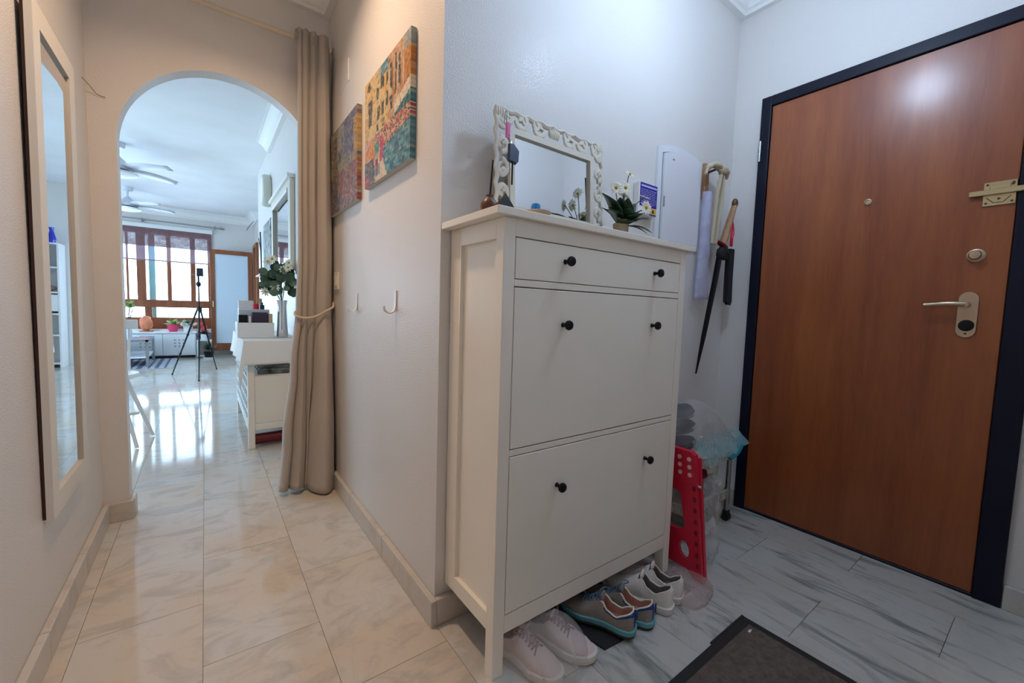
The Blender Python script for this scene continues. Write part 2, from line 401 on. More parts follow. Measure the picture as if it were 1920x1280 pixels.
struct('wall_far', B().box(XLL, wx0, YF, YF + .15, 0, ZC).box(wx1, .34, YF, YF + .15, 0, ZC).box(wx0, wx1, YF, YF + .15, 0, .50).box(wx0, wx1, YF, YF + .15, 2.24, ZC), 'wall')

# coving
def sweep(path, prof, closed):
    k = len(path); rows = []
    for i in range(k):
        P = Vector(path[i]); a = Vector(path[(i - 1) % k]); c = Vector(path[(i + 1) % k])
        d1 = (P - a).normalized() if (closed or i > 0) else None; d2 = (c - P).normalized() if (closed or i < k - 1) else None
        if d1 is None: d1 = d2
        if d2 is None: d2 = d1
        n1 = Vector((-d1.y, d1.x)); n2 = Vector((-d2.y, d2.x)); m = n1 + n2; m = m / (m.dot(n1))
        rows.append([(P.x + m.x * d, P.y + m.y * d, z) for d, z in prof])
    if closed: rows.append(rows[0])
    b = B(); b.grid(rows, closed=True)
    if not closed: b.add(rows[0], [list(range(len(prof)))]); b.add(rows[-1], [list(range(len(prof)))])
    return b
cp = [(-.001, 2.562), (.034, 2.558), (.040, 2.572), (.052, 2.578), (.062, 2.60), (.085, 2.622), (.105, 2.63), (.108, 2.64), (.125, 2.642), (.125, 2.6505), (-.001, 2.6505)]
struct('trim_1', sweep([(XL, YR), (XR, YR), (XR, 0), (0, 0), (0, YD), (XL, YD)], cp, True), 'plaster', smooth=30)
struct('trim_2', sweep([(0, YD + at), (0, 3.9)], cp, False), 'plaster', smooth=30)
struct('trim_3', sweep([(.24, 7.7), (.24, YF), (XLL, YF), (XLL, YD + .2)], [(d * 1.2, 2.65 - (2.65 - z) * 1.5) for d, z in cp], False), 'plaster', smooth=30)

# marble baseboards, cut in lengths
def baseboard(name, runs):
    root = None
    for (x0, x1, y0, y1) in runs:
        alongx = (x1 - x0) > (y1 - y0); L = (x1 - x0) if alongx else (y1 - y0); n = max(1, round(L / .42))
        for i in range(n):
            a, c = i / n, (i + 1) / n; g = .0006
            if alongx: bb = B().box(x0 + L * a + (g if i else 0), x0 + L * c - g, y0, y1, 0, .088, .003)
            else: bb = B().box(x0, x1, y0 + L * a + (g if i else 0), y0 + L * c - g, 0, .088, .003)
            if root is None: root = obj(name, bb, 'base'); root['kind'] = 'structure'
            else: obj('baseboard_piece', bb, 'base', root)
t = .021
baseboard('baseboard_left', [(XL, XL + t, YR, YD - t), ])
baseboard('baseboard_arch', [(XL, ac - ar + t * .7, YD - t, YD), (ac - ar, ac - ar + t * .8, YD, YD + at), (ac + ar - t, 0, YD - t, YD)])
baseboard('baseboard_middle', [(-t, 0, -t, YD - t)])
baseboard('baseboard_back', [(0, XR - t, -t, 0)])
baseboard('baseboard_right', [(XR - t, XR, dY0 + .002, 0), (XR - t, XR, YR, dY1 - .002)])
baseboard('baseboard_rear', [(XL + t, XR - t, YR, YR + t)])
baseboard('baseboard_living', [(-t, 0, YD + at, 5.2), (XLL + .01, XL - .1, YD + at, YD + at + t), (wx1, .24, YF - t, YF)])

# ------------------------------------------------------------------ entrance door
d1 = struct('door_1', B().box(XR - .012, XR + .035, -1.006, -.189, .012, 2.062, .002), 'door')
obj('light_seal', B().box(XR + .062, XR + .10, dY1 - .02, dY0 + .02, -.002, dZ + .02), 'dark', d1)  # added unseen panel that stops outside light leaking round the leaf
obj('frame', B().box(XR - .022, XR + .06, -.187, dY0, 0, dZ, .003).box(XR - .022, XR + .06, dY1, -1.008, 0, dZ, .003).box(XR - .022, XR + .06, -1.008, -.187, 2.064, dZ, .003), 'frameblk', d1)
obj('threshold', B().box(XR - .016, XR + .06, -1.008, -.187, 0, .011, .002), 'frameblk', d1)
obj('hinge', B().cyl((XR - .03, -.150, 1.80), (XR - .03, -.150, 1.845), .007).cyl((XR - .03, -.150, 1.852), (XR - .03, -.150, 1.90), .007).cyl((XR - .03, -.150, 1.846), (XR - .03, -.150, 1.851), .0085), 'steel', d1, smooth=True)
obj('hinge', B().cyl((XR - .03, -.150, .30), (XR - .03, -.150, .40), .007), 'steel', d1, smooth=True)
obj('peephole', B().lathe((XR - .012, -.596, 1.52), [(.0, -.004), (.013, -.004), (.013, .004), (.009, .006), (.008, .002), (.0, .002)], 20, axis=(-1, 0, 0)), 'nickel', d1, smooth=True)
lt = obj('latch_plate', B().box(XR - .018, XR - .012, -1.004, -.925, 1.440, 1.524, .0015), 'brass', d1)
obj('latch_bar', B().box(XR - .030, XR - .020, -1.10, -.890, 1.478, 1.497, .002).box(XR - .024, XR - .012, -.99, -.94, 1.484, 1.512, .002), 'brass', lt)
bb = B()
for y, z in ((-.934, 1.515), (-.995, 1.514), (-.934, 1.450), (-.995, 1.450), (-.964, 1.463), (-.964, 1.504)): bb.cyl((XR - .0195, y, z), (XR - .017, y, z), .004, n=10)
bb.box(XR - .0195, XR - .017, -.998, -.972, 1.505, 1.512); bb.tube([(XR - .019, -.934, 1.470), (XR - .019, -.952, 1.450), (XR - .019, -.975, 1.450), (XR - .019, -.992, 1.470)], .0012, 6)
obj('latch_screws', bb, 'brownwood', lt)
kn = obj('lock_knob', B().lathe((XR - .012, -.924, 1.266), [(0, 0), (.0245, 0), (.0245, .003), (.020, .006), (.010, .007), (.010, .014), (.0165, .018), (.0175, .027), (.014, .033), (0, .034)], 24, axis=(-1, 0, 0)), 'nickel', d1, smooth=True)
# handle plate
pts = []
for i in range(13): a = pi * i / 12; pts.append((-.9185 + .0275 * cos(a), 1.108 + .027 * sin(a)))
for i in range(13): a = pi + pi * i / 12; pts.append((-.9185 + .0275 * cos(a), .990 + .027 * sin(a)))
k = len(pts); x0, x1 = XR - .012, XR - .019
hb = B().add([(x0, y, z) for y, z in pts] + [(x1, -.9185 + (y + .9185) * .93, 1.049 + (z - 1.049) * .98) for y, z in pts], [list(range(k)), list(range(k, 2 * k))] + [[i, (i + 1) % k, k + (i + 1) % k, k + i] for i in range(k)])
hp = obj('handle_plate', hb, 'nickel', d1, smooth=30)
obj('lever', B().lathe((XR - .019, -.914, 1.087), [(.011, 0), (.011, .02), (.010, .036), (0, .036)], 16, axis=(-1, 0, 0)).tube(spl([(XR - .048, -.914, 1.087), (XR - .052, -.895, 1.088), (XR - .052, -.86, 1.088), (XR - .050, -.805, 1.083)]), [.010] * 4 + [.0095] * 9 + [.009] * 6 + [.0075] * 6, 12), 'nickel', hp, smooth=True)
obj('keyhole_cover', B().lathe((XR - .019, -.919, 1.009), [(0, 0), (.021, 0), (.021, .003), (.018, .004), (0, .0035)], 24, axis=(-1, 0, 0)), 'black', hp, smooth=True)
obj('keyhole', B().box(XR - .0205, XR - .0185, -.9225, -.9155, .976, .981), 'black', hp)

# ------------------------------------------------------------------ shoe cabinet
cb = thing('shoe_cabinet', (.446, -.15, 0), 'tall cream shoe cabinet with a slim drawer over two tip-out doors', 'cabinet')
obj('top_board', B().box(.0017, .8917, -.302, -.001, 1.25, 1.27, .0015), 'cab', cb)
l, r, fy = .033, .861, -.286
for sx, x0, x1, fx in ((1, l, l + .037, l), (-1, r - .037, r, r)):
    obj('leg', B().box(x0, x1, fy, fy + .037, 0, 1.2498, .0015), 'cab', cb)
    a, c = (l + .001, l + .022) if sx == 1 else (r - .022, r - .001)
    sp = B().box(a, c, -.066, -.004, .127, 1.2495, .001).box(a, c, fy + .0372, -.066, .127, .178, .001).box(a, c, fy + .0372, -.066, 1.198, 1.2495, .001)
    a2, c2 = (l + .013, l + .019) if sx == 1 else (r - .019, r - .013)
    sp.box(a2, c2, -.25, -.06, .17, 1.2)
    obj('side_panel', sp, 'cab', cb)
xl, xr = l + .0372, r - .0372
obj('top_rail', B().box(xl, xr, fy + .001, fy + .03, 1.204, 1.2498, .001), 'cab', cb)
obj('middle_rail', B().box(xl, xr, fy + .001, fy + .03, 1.0765, 1.0945, .001), 'cab', cb)
obj('lower_rail', B().box(xl, xr, fy + .001, fy + .03, .623, .639, .001), 'cab', cb)
obj('bottom_rail', B().box(xl, xr, fy + .001, fy + .03, .121, .173, .001), 'cab', cb)
obj('back_and_shade_sheet', B().box(l + .024, r - .024, -.012, -.004, .13, 1.249).box(xl, xr, fy + .033, fy + .04, .125, 1.249), 'dark', cb)  # front box is an added dark sheet, shading the gaps round the fronts
knobp = [(0, 0), (.0075, 0), (.0055, .004), (.005, .015), (.008, .018), (.0135, .021), (.0145, .025), (.0125, .030), (.006, .0325), (0, .033)]
def front(name, z0, z1, kz):
    o = obj(name, B().box(xl + .0022, xr - .0022, fy + .0005, fy + .02, z0, z1, .0012), 'cab', cb)
    for kx in (.248, .670):
        obj('knob', B().lathe((kx, fy + .0005, kz), knobp, 20, axis=(0, -1, 0)), 'black', o, smooth=True)
front('drawer', 1.0965, 1.201, 1.155); front('door', .6425, 1.0735, .9765); front('door', .1765, .620, .505)

# ------------------------------------------------------------------ doormat
dm = thing('doormat', (.45, -.86, 0), 'grey-brown carpet doormat with a black rubber border', 'doormat')
obj('rubber_border', B().box(-.02, .872, -1.16, -.567, .0005, .006, .002).box(.665, .872, -.568, -.561, .0005, .006), 'rubber', dm)
pb = B(); nx, ny = 60, 40
pb.box(.012, .842, -1.13, -.597, .004, .0105, .002)
obj('carpet', pb, 'matt', dm)
tag(obj('paper_scrap', B().add([(.800, -.612, .0115), (.815, -.610, .0115), (.817, -.617, .015), (.803, -.619, .0125)], [[0, 1, 2, 3]]), 'white', solid=.0006), 'tiny white scrap of paper on the doormat corner', 'paper')

# ------------------------------------------------------------------ leaning wall mirror on the left wall
def mx(z): return -.936 + .008 * (z - .36) / 1.45
wm = thing('wall_mirror', (-.94, .76, .372), 'long narrow off-white framed mirror tilted on the left wall', 'mirror')
mz0, mz1, my0, my1 = .372, 1.81, .545, .985
def mbox(y0, y1, z0, z1, d0, d1, b=None):
    b = b or B(); vs = []
    for z in (z0, z1):
        for y, d in ((y0, d0), (y1, d0), (y1, d1), (y0, d1)): vs.append((mx(z) - d, y, z))
    return b.add(vs, [[3, 2, 1, 0], [4, 5, 6, 7], [0, 1, 5, 4], [1, 2, 6, 5], [2, 3, 7, 6], [3, 0, 4, 7]])
iy0, iy1, iz0, iz1 = .606, .918, .436, 1.748
fb = mbox(my0, iy0, mz0, mz1, 0, .016); mbox(iy1, my1, mz0, mz1, 0, .016, fb); mbox(iy0, iy1, mz0, iz0, 0, .016, fb); mbox(iy0, iy1, iz1, mz1, 0, .016, fb)
obj('frame', fb, 'frameoff', wm)
obj('glass', mbox(iy0 - .002, iy1 + .002, iz0 - .002, iz1 + .002, .008, .012), 'mirror', wm)
obj('shade_backing', mbox(my0 + .002, my1 - .004, mz0 + .004, mz1 - .004, .0165, .023), 'darkside', wm)  # dark colour stands for the shadow between frame and wall

# ------------------------------------------------------------------ paintings
def vn(x, y, s=1.0, sd=0): return noise.noise(Vector((x * s, y * s, sd)))
def mixc(a, b, t): t = max(0, min(1, t)); return tuple(lerp(p, q, t) for p, q in zip(a, b))
def street(u, v):
    n1 = vn(u, v, 9, 1); n2 = vn(u, v, 28, 5); u2 = u + n1 * .02; v2 = v + n2 * .008
    gold = mixc((.62, .38, .12), (.70, .52, .26), .5 + n1 * 1.2)
    c = gold
    roof = .99 - .9 * (u2 - .25) if u2 < .5 else .76 + .7 * (u2 - .5)
    if .34 < u2 < .62 and v2 > .90 - .2 * abs(u2 - .5): c = (.12, .26, .34)
    if .22 < u2 < .40: c = mixc(c, (.62, .50, .28), .6)
    if u2 > .58: c = mixc((.60, .46, .34), (.50, .24, .10), .5 + 1.5 * vn(u, v * .3, 14, 3))
    def win(a, b, c_, d): return a < u2 < b and c_ < v2 < d
    for (a, b, q, d) in ((.10, .19, .55, .80), (.07, .15, .90, .97), (.30, .36, .74, .84), (.40, .46, .80, .90), (.31, .37, .55, .66), (.42, .48, .56, .68), (.52, .57, .60, .72), (.30, .36, .45, .52), (.52, .57, .78, .88), (.62, .66, .70, .92), (.70, .73, .62, .95), (.78, .82, .66, .90), (.60, .66, .52, .64), (.44, .49, .45, .52)):
        if win(a, b, q, d): c = mixc((.03, .04, .04), (.14, .12, .07), .5 + n2)
    if u2 > .88: c = (.50, .20, .04) if v2 < .88 else (.30, .34, .34)
    if u2 > .88 and .60 < v2 < .63: c = (.25, .03, .02)
    if .70 < u2 and .46 + .15 * (u2 - .7) < v2 < .60 + .25 * (u2 - .85): c = (.74, .64, .50)
    if .64 < u2 and .40 < v2 < .46 + .28 * (u2 - .7): c = mixc((.06, .26, .30), (.03, .10, .12), .5 + n2)
    if v2 < .44:
        c = mixc((.66, .52, .36), (.74, .62, .46), .5 + n1)
        if v2 > .24:
            h = vn(u, v, 34, 9) + .5 * vn(u, v, 17, 2)
            c = (.46, .05, .08) if h > .25 else (.05, .05, .09) if h < -.25 else (.55, .22, .12) if h > .08 else (.62, .44, .28)
            if u2 < .25: c = mixc(c, (.72, .52, .40), .5)
        if u2 > .46 + .5 * (.18 - v2) and v2 < .27 + .12 * (u2 - .5):
            c = mixc((.03, .13, .20), (.14, .36, .40), .5 + 1.6 * vn(u, v * 4, 10, 7))
        if u2 < .24 and .26 - .1 * (u2) < v2 < .42 - .35 * (.24 - u2): c = (.68, .26, .05)
        if u2 < .26 and v2 < .24: c = mixc((.05, .07, .08), (.22, .14, .10), .5 + 2 * n2)
        if u2 < .12 and v2 < .10: c = (.40, .06, .06)
        if .27 < u2 < .36 and .20 < v2 < .36: c = (.06, .28, .24) if v2 > .26 else (.45, .40, .22)
        if .28 < u2 < .35 and .06 < v2 < .20: c = (.32, .02, .06)
        if .39 < u2 < .46 and .16 < v2 < .36: c = (.55, .05, .14)
        if .12 < u2 < .40 and v2 < .10 + .2 * (u2 - .12) and v2 > .05: c = mixc(c, (.05, .12, .18), .6)
    return mixc(c, (0, 0, 0), .12 * max(0, n2 * 2))
def garden(u, v):
    n1 = vn(u, v, 6, 11); n2 = vn(u, v, 22, 12); n3 = vn(u, v, 40, 15)
    c = mixc((.42, .36, .22), (.22, .22, .14), .5 + n1)
    if n1 + .4 * n2 > .1 and v > .45: c = (.10, .08, .16)
    if u > .55 and v > .55: c = mixc((.10, .14, .24), (.26, .22, .30), .5 + n2)
    if u > .86 and .35 < v < .9: c = (.68, .40, .07)
    if .3 < u < .55 and v > .7: c = (.46, .44, .32)
    if v < .45:
        c = mixc((.34, .05, .03), (.50, .20, .08), .5 + 1.5 * n3) if u > .38 + .3 * n1 else mixc((.12, .08, .18), (.30, .26, .16), .5 + 1.6 * n2)
        if u > .5 and n3 > .3 and v < .25: c = (.70, .60, .50)
    elif v < .6 and n2 > .1: c = mixc(c, (.55, .40, .10), .7)
    elif n3 > .35: c = (.30, .10, .05)
    c = mixc(c, (.10, .07, .14), .7 * max(0, vn(u, v, 11, 41) * 2 + .1)); c = mixc(c, (.42, .36, .18), .8 * max(0, vn(u, v, 13, 45) * 2 - .25))
    return mixc(c, (0, 0, 0), .15 * max(0, n3 * 2))
def painting(name, y0, y1, z0, z1, fn, label, nx, ny, group=None):
    t = thing(name, (0, (y0 + y1) / 2, z0), label, 'painting')
    obj('canvas', B().box(-.020, -.001, y1, y0, z0, z1, .001), 'canvas', t)
    b = B(); rows = [[(-.0212 + .0005 * vn(i, j, .4, 3), lerp(y0, y1, i / nx), lerp(z0, z1, j / ny)) for i in range(nx + 1)] for j in range(ny + 1)]
    b.grid(rows)
    for j in range(ny): b.add([(-.0212, y1, lerp(z0, z1, j / ny)), (-.0212, y1, lerp(z0, z1, (j + 1) / ny)), (-.002, y1 - .0006, lerp(z0, z1, (j + 1) / ny)), (-.002, y1 - .0006, lerp(z0, z1, j / ny))], [[0, 1, 2, 3]])
    # wrapped side edge strip, split so the print continues round the corner
    o = obj('painted_face', b, 'paint', t)
    at_ = o.data.color_attributes.new('col', 'FLOAT_COLOR', 'CORNER')
    for p in o.data.polygons:
        dk = .62 if fn is garden else .86; c = p.center + wloc(t); u = (c.y - y0) / (y1 - y0); v = (c.z - z0) / (z1 - z0); cc = fn(min(.99, u), v)
        cc = mixc(cc, (.02, .02, .03), max(0, vn(u * 1.4, v, 30, 21)) * .9); cc = mixc(cc, (.72, .66, .52), max(0, vn(u * 1.2, v, 26, 31) - .12) * .9)
        for li in p.loop_indices: at_.data[li].color = (cc[0] * dk, cc[1] * dk, cc[2] * dk, 1)
    return t
painting('street_painting', .675, .193, 1.507, 1.924, street, 'larger canvas painting of a crowded canal street between yellow houses', 76, 84)
painting('garden_painting', 1.278, .786, 1.488, 1.900, garden, 'dark purple and red garden canvas painting beside the curtain', 76, 84)

# wall hooks, switch, cable cover
def hook(y, z, label):
    b = B(); w_ = .0085; path = spl([(-.003, 0, .055), (-.004, 0, .0), (-.010, 0, -.022), (-.027, 0, -.030), (-.043, 0, -.020), (-.048, 0, -.004)], 6)
    rows = []
    for i, p_ in enumerate(path):
        q = path[min(i + 1, len(path) - 1)]; q0 = path[max(i - 1, 0)]; t_ = (q - q0).normalized(); nn = Vector((t_.z, 0, -t_.x)) * .0022
        rows.append([Vector((p_.x + nn.x, y - w_, z + p_.z + nn.z)), Vector((p_.x + nn.x, y + w_, z + p_.z + nn.z)), Vector((p_.x - nn.x, y + w_, z + p_.z - nn.z)), Vector((p_.x - nn.x, y - w_, z + p_.z - nn.z))])
    b.grid(rows, closed=True); b.add(rows[0], [[0, 1, 2, 3]]); b.add(rows[-1], [[0, 1, 2, 3]])
    return tag(obj('wall_hook', b, 'white', smooth=40), label, 'hook', 'cream wall hooks')
hook(.357, 1.020, 'cream plastic wall hook nearest the cabinet, under the street painting')
hook(.850, 1.016, 'cream plastic wall hook farther along, nearer the curtain')
sw = thing('light_switch', (0, 1.207, 1.098), 'cream switch plate on the wall half behind the curtain', 'switch')
obj('plate', B().box(-.010, 0, 1.168, 1.246, 1.098, 1.190, .003), 'ivory', sw); obj('rocker', B().box(-.014, -.009, 1.185, 1.229, 1.116, 1.172, .003), 'ivory', sw)
tag(obj('cable_cover', B().box(-.006, 0, .985, .998, 2.085, 2.19, .002).tube([(-.001, .99, 2.087), (-.001, 1.06, 2.10), (-.001, 1.14, 2.075)], .0012, 6), 'white'), 'thin white cable cover above the garden painting', 'cable cover')
tag(obj('nail', B().tube(spl([(-.958, 1.30, 1.90), (-.945, 1.352, 1.895), (-.925, 1.372, 1.872), (-.90, 1.374, 1.868)]), .0012, 6), 'darkside', smooth=True), 'small bent wire in the corner above the tall mirror', 'wire')

# ------------------------------------------------------------------ curtain, rod, tie
rd = thing('curtain_rod', (-.5, 1.285, 2.34), 'cream curtain rod above the arch', 'curtain rod')
obj('rod', B().cyl((XL + .002, 1.285, 2.352), (-.035, 1.285, 2.352), .0115, n=16), 'cord', rd, smooth=True)
obj('bracket', B().tube(spl([(-.001, 1.285, 2.352), (-.012, 1.285, 2.352), (-.022, 1.262, 2.335), (-.02, 1.25, 2.352)]), .006, 8).cyl((-.006, 1.285, 2.352), (-.0005, 1.285, 2.352), .017), 'cord', rd, smooth=True)
KB = [ # z: fold boundaries in x
    (0.00, [-.283, -.235, -.160, -.148, -.006]),
    (0.30, [-.262, -.215, -.148, -.138, .000 - .004]),
    (0.70, [-.222, -.188, -.146, -.112, -.010]),
    (0.98, [-.193, -.165, -.135, -.098, -.014]),
    (1.30, [-.180, -.160, -.126, -.090, -.012]),
    (2.40, [-.176, -.156, -.122, -.084, -.026])]
AM = [(0.0, [.045, .055, .01, .135]), (.3, [.04, .055, .02, .12]), (.7, [.035, .045, .045, .085]), (.98, [.022, .03, .03, .035]), (1.3, [.022, .032, .034, .038]), (2.4, [.018, .030, .032, .034])]
def rowz(tab, z):
    return [interp([(k_, v_[i]) for k_, v_ in tab], z) for i in range(len(tab[0][1]))]
rows = []; nz = 80
for j in range(nz + 1):
    z = 2.395 * (j / nz); bx = rowz(KB, z); am = rowz(AM, z); row = []
    for f in range(4):
        for i in range(12):
            u = i / 12; x = lerp(bx[f], bx[f + 1], u); s_ = abs(sin(pi * u)) ** .55
            y = 1.275 - am[f] * s_ + .004 * noise.noise(Vector((x * 14, z * 3, f)))
            if f == 0: y -= .0
            x2 = x + (.006 * sin(2 * pi * u) if f else 0)
            zz = z
            if z < .05: zz = z + .012 + (.016 if f < 2 else -.006 * 0)
            row.append((x2, y, zz))
    row.append((bx[4], 1.29, z + .01 if z < .05 else z)); rows.append(row)
ct = thing('curtain', (-.14, 1.27, .01), 'beige blackout curtain gathered and tied beside the arch', 'curtain')
# wrap the back for volume, deepened so it also blocks daylight on the wall
cbm = B().grid(rows)
obj('fabric', cbm, 'curt', ct, smooth='all', solid=.0022)
back = []
for j in range(0, nz + 1, 4):
    z = 2.38 * j / nz + .02; bx = rowz(KB, z); back.append([(bx[0], 1.273, z), (lerp(bx[0], bx[4], .35), 1.31, z), (lerp(bx[0], bx[4], .65), 1.312, z), (bx[4], 1.285, z)] if z > 2.3 else [(bx[0], 1.273, z), (lerp(bx[0], bx[4], .35), 1.33, z), (lerp(bx[0], bx[4], .7), 1.352, z), (bx[4] + .004, 1.350, z), (bx[4], 1.285, z)])
back = [r if len(r) == 5 else r[:2] + [r[2]] + [(r[3][0], 1.30, r[3][2])] + [r[3]] for r in back]
obj('light_blocking_back', B().grid(back), 'curt', ct, smooth='all', solid=.002)
hem = []
for z in (.142, .147):
    bx = rowz(KB, z); am = rowz(AM, z); row = []
    for f in range(4):
        for i in range(12):
            u = i / 12; x = lerp(bx[f], bx[f + 1], u); s_ = abs(sin(pi * u)) ** .55
            row.append((x + (.006 * sin(2 * pi * u) if f else 0), 1.2732 - am[f] * s_ + .004 * noise.noise(Vector((x * 14, z * 3, f))), z))
    hem.append(row)
for i, (gx, gz) in enumerate(((-.186, 2.352), (-.107, 2.352), (-.052, 2.352))):
    obj('grommet', B().tube([(gx + .002 * 0, 1.253 + .021 * (cos(a * pi / 8)), gz + .021 * sin(a * pi / 8)) for a in range(17)], .0035, 8, cap=False), 'steel', ct, smooth=True)
tp = spl([(-.004, 1.30, 1.03), (-.018, 1.235, 1.005), (-.05, 1.225, .985), (-.10, 1.228, .955), (-.15, 1.232, .943), (-.19, 1.24, .950), (-.200, 1.27, .965), (-.17, 1.315, .985), (-.08, 1.325, 1.01), (-.004, 1.305, 1.035)])
tag(obj('curtain_tieback', B().tube(tp, .0055, 8), 'cord', smooth=True), 'cream cord tieback round the beige curtain', 'tieback')

# ------------------------------------------------------------------ things on the cabinet
H = 1.27
def ycyl(b, c, pts, r, depth): pass
mo = thing('carved_mirror', (.37, -.08, H), 'ivory mirror with a carved openwork scroll frame leaning on the cabinet top', 'mirror')
MX0, MX1, MH = .140, .622, .358
def MP(u, v, d=0):   # u right 0..1, v up 0..1 (of real size), d towards the viewer; leaning and slightly turned
    x = lerp(MX0, MX1, u); z = H + .001 + MH * v; y = lerp(-.078, -.058, v) + .007 * (u - .5)
    return (x, y - d, z)
MW = MX1 - MX0
bu, bv = .050 / MW, .050 / MH     # carved border thickness
ru, rv = .019 / MW, .019 / MH     # plain inner rail
def mpbox(u0, u1, v0, v1, d0, d1, b):
    return b.add([MP(u0, v0, d0), MP(u1, v0, d0), MP(u1, v0, d1), MP(u0, v0, d1), MP(u0, v1, d0), MP(u1, v1, d0), MP(u1, v1, d1), MP(u0, v1, d1)],
                 [[3, 2, 1, 0], [4, 5, 6, 7], [0, 1, 5, 4], [1, 2, 6, 5], [2, 3, 7, 6], [3, 0, 4, 7]])
ub, vb = bu, bv
fb = B(); mpbox(ub, ub + ru, vb, 1 - vb, 0, .014, fb); mpbox(1 - ub - ru, 1 - ub, vb, 1 - vb, 0, .014, fb); mpbox(ub + ru, 1 - ub - ru, vb, vb + rv, 0, .014, fb); mpbox(ub + ru, 1 - ub - ru, 1 - vb - rv, 1 - vb, 0, .014, fb)
obj('inner_frame', fb, 'ivory', mo)
obj('glass', mpbox(ub + ru * .8, 1 - ub - ru * .8, vb + rv * .8, 1 - vb - rv * .8, .001, .004, B()), 'mirror', mo)
def scroll(cx, cz, s, ang, flip=1):      # in metres from the lower left corner
    pts = []
    for i in range(22):
        t_ = i / 21; a_ = ang + flip * (t_ * 1.75 * pi * 1.15); rr = s * (1 - .62 * t_)
        pts.append(MP((cx + rr * cos(a_)) / MW, (cz + rr * sin(a_)) / MH, .007))
    return B().tube(pts, [.0056 * (1 - .2 * i / 21) for i in range(21)] + [.0078], 8, flat=1.7)
nb = 9
def along(n, L): return [(i + .5) * L / n for i in range(n)]
def leafbar(p, q, r=.006):
    a, b_ = Vector(p), Vector(q); k = 7
    return B().tube([MP((a.x + (b_.x - a.x) * i / k) / MW, (a.y + (b_.y - a.y) * i / k) / MH, .008) for i in range(k + 1)], [r * (.35 + .9 * sin(pi * (i + .3) / (k + .8))) for i in range(k + 1)], 8)
for (L, side) in ((MW, 'top'), (MW, 'bottom'), (MH, 'left'), (MH, 'right')):
    n = 7 if L == MW else 5
    big = .0265
    for i, tpos in enumerate(along(n, L)):
        fl_ = 1 if i % 2 else -1
        if abs(tpos - L / 2) < .02 and L == MW:
            for k in range(5):
                q0 = (tpos - .016 + .008 * k, 0); base = .008; top = .038 - abs(k - 2) * .004
                if side == 'top': obj('leaf_carving', leafbar((q0[0], MH - .045 + base), (q0[0] + (k - 2) * .002, MH - .045 + top + .006)), 'ivory', mo, smooth=True)
                else: obj('leaf_carving', leafbar((q0[0], .042 - base), (q0[0], .042 - top)), 'ivory', mo, smooth=True)
            continue
        o_ = .0225
        c = {'top': (tpos, MH - o_), 'bottom': (tpos, o_), 'left': (o_, tpos), 'right': (MW - o_, tpos)}[side]
        base = {'top': 0, 'bottom': 0, 'left': pi / 2, 'right': pi / 2}[side]
        obj('scroll_carving', scroll(c[0], c[1], .0245, base + (pi if fl_ > 0 else 0), fl_), 'ivory', mo, smooth=True)
        obj('scroll_carving', scroll(c[0] + (.010 * fl_ if L == MW else .004), c[1] + (.006 if L == MW else .010 * fl_), .011, base + pi * .7, -fl_), 'ivory', mo, smooth=True)
# wavy outer edge of the border
wv = []
for (a, c) in (((0, 0), (0, MH)), ((0, MH), (MW, MH)), ((MW, MH), (MW, 0)), ((MW, 0), (0, 0))):
    n = 60
    for i in range(n):
        t_ = i / n; x = lerp(a[0], c[0], t_); z = lerp(a[1], c[1], t_); L = abs(c[0] - a[0]) + abs(c[1] - a[1]); wq = .0045 * (1 - abs(cos(t_ * L / .052 * pi))) * 1.6
        x += (.006 - wq if a[0] == c[0] == 0 else -(.006 - wq) if a[0] == c[0] else 0); z += (.006 - wq if a[1] == c[1] == 0 else -(.006 - wq) if a[1] == c[1] else 0)
        wv.append(MP(x / MW, z / MH, .006))
wv.append(wv[0])
obj('outer_edge', B().tube(wv, .0052, 8, cap=False, flat=1.5), 'ivory', mo, smooth=True)
for cx, cz in ((.014, .014), (MW - .014, .014), (.014, MH - .014), (MW - .014, MH - .014)):
    bb = B()
    for k in range(4):
        q = MP((cx + (k - 1.5) * .0085) / MW, cz / MH, .008); bb.blob(q, (.0055, .007, .017), 2)
    obj('corner_shell', bb, 'ivory', mo, smooth=True)

# keys hanging on the left side of the frame
kc = thing('key_bunch', (.165, -.115, 1.44), 'black car key with a pink tag hanging from the carved mirror frame', 'keys')
def KP(px_u, z, d=0): return (.165 + px_u, -.128 + (z - 1.44) * .15 - d, z)
obj('ring', B().tube([(.163 + .004 * cos(a * pi / 8), -.092 - .002 * sin(a * pi / 8), 1.592 + .020 * sin(a * pi / 8)) for a in range(17)], .0013, 6, cap=False), 'steel', kc, smooth=True)
obj('pink_tag', B().box(.155, .171, -.108, -.102, 1.528, 1.574, .0025).box(.157, .169, -.1095, -.102, 1.535, 1.566, .001), 'pink', kc, label='bright pink plastic tag')
obj('chain', B().tube([KP(.0, 1.528, -.01), KP(.002, 1.516), KP(0, 1.508)], .003, 6), 'steel', kc, smooth=True)
bb = B(); xs = [(-.010, 1.506), (.004, 1.508), (.024, 1.488), (.018, 1.452), (.012, 1.446), (-.016, 1.452)]
k = len(xs); vs = [KP(a, z, 0) for a, z in xs] + [KP(a * .9, 1.476 + (z - 1.476) * .9, .012) for a, z in xs]
bb.add(vs, [list(range(k)), list(range(k, 2 * k))] + [[i, (i + 1) % k, k + (i + 1) % k, k + i] for i in range(k)])
obj('car_key', bb, 'navy', kc)
obj('strap', B().box(.1605, .1655, -.135, -.131, 1.385, 1.452, .001), 'black', kc)

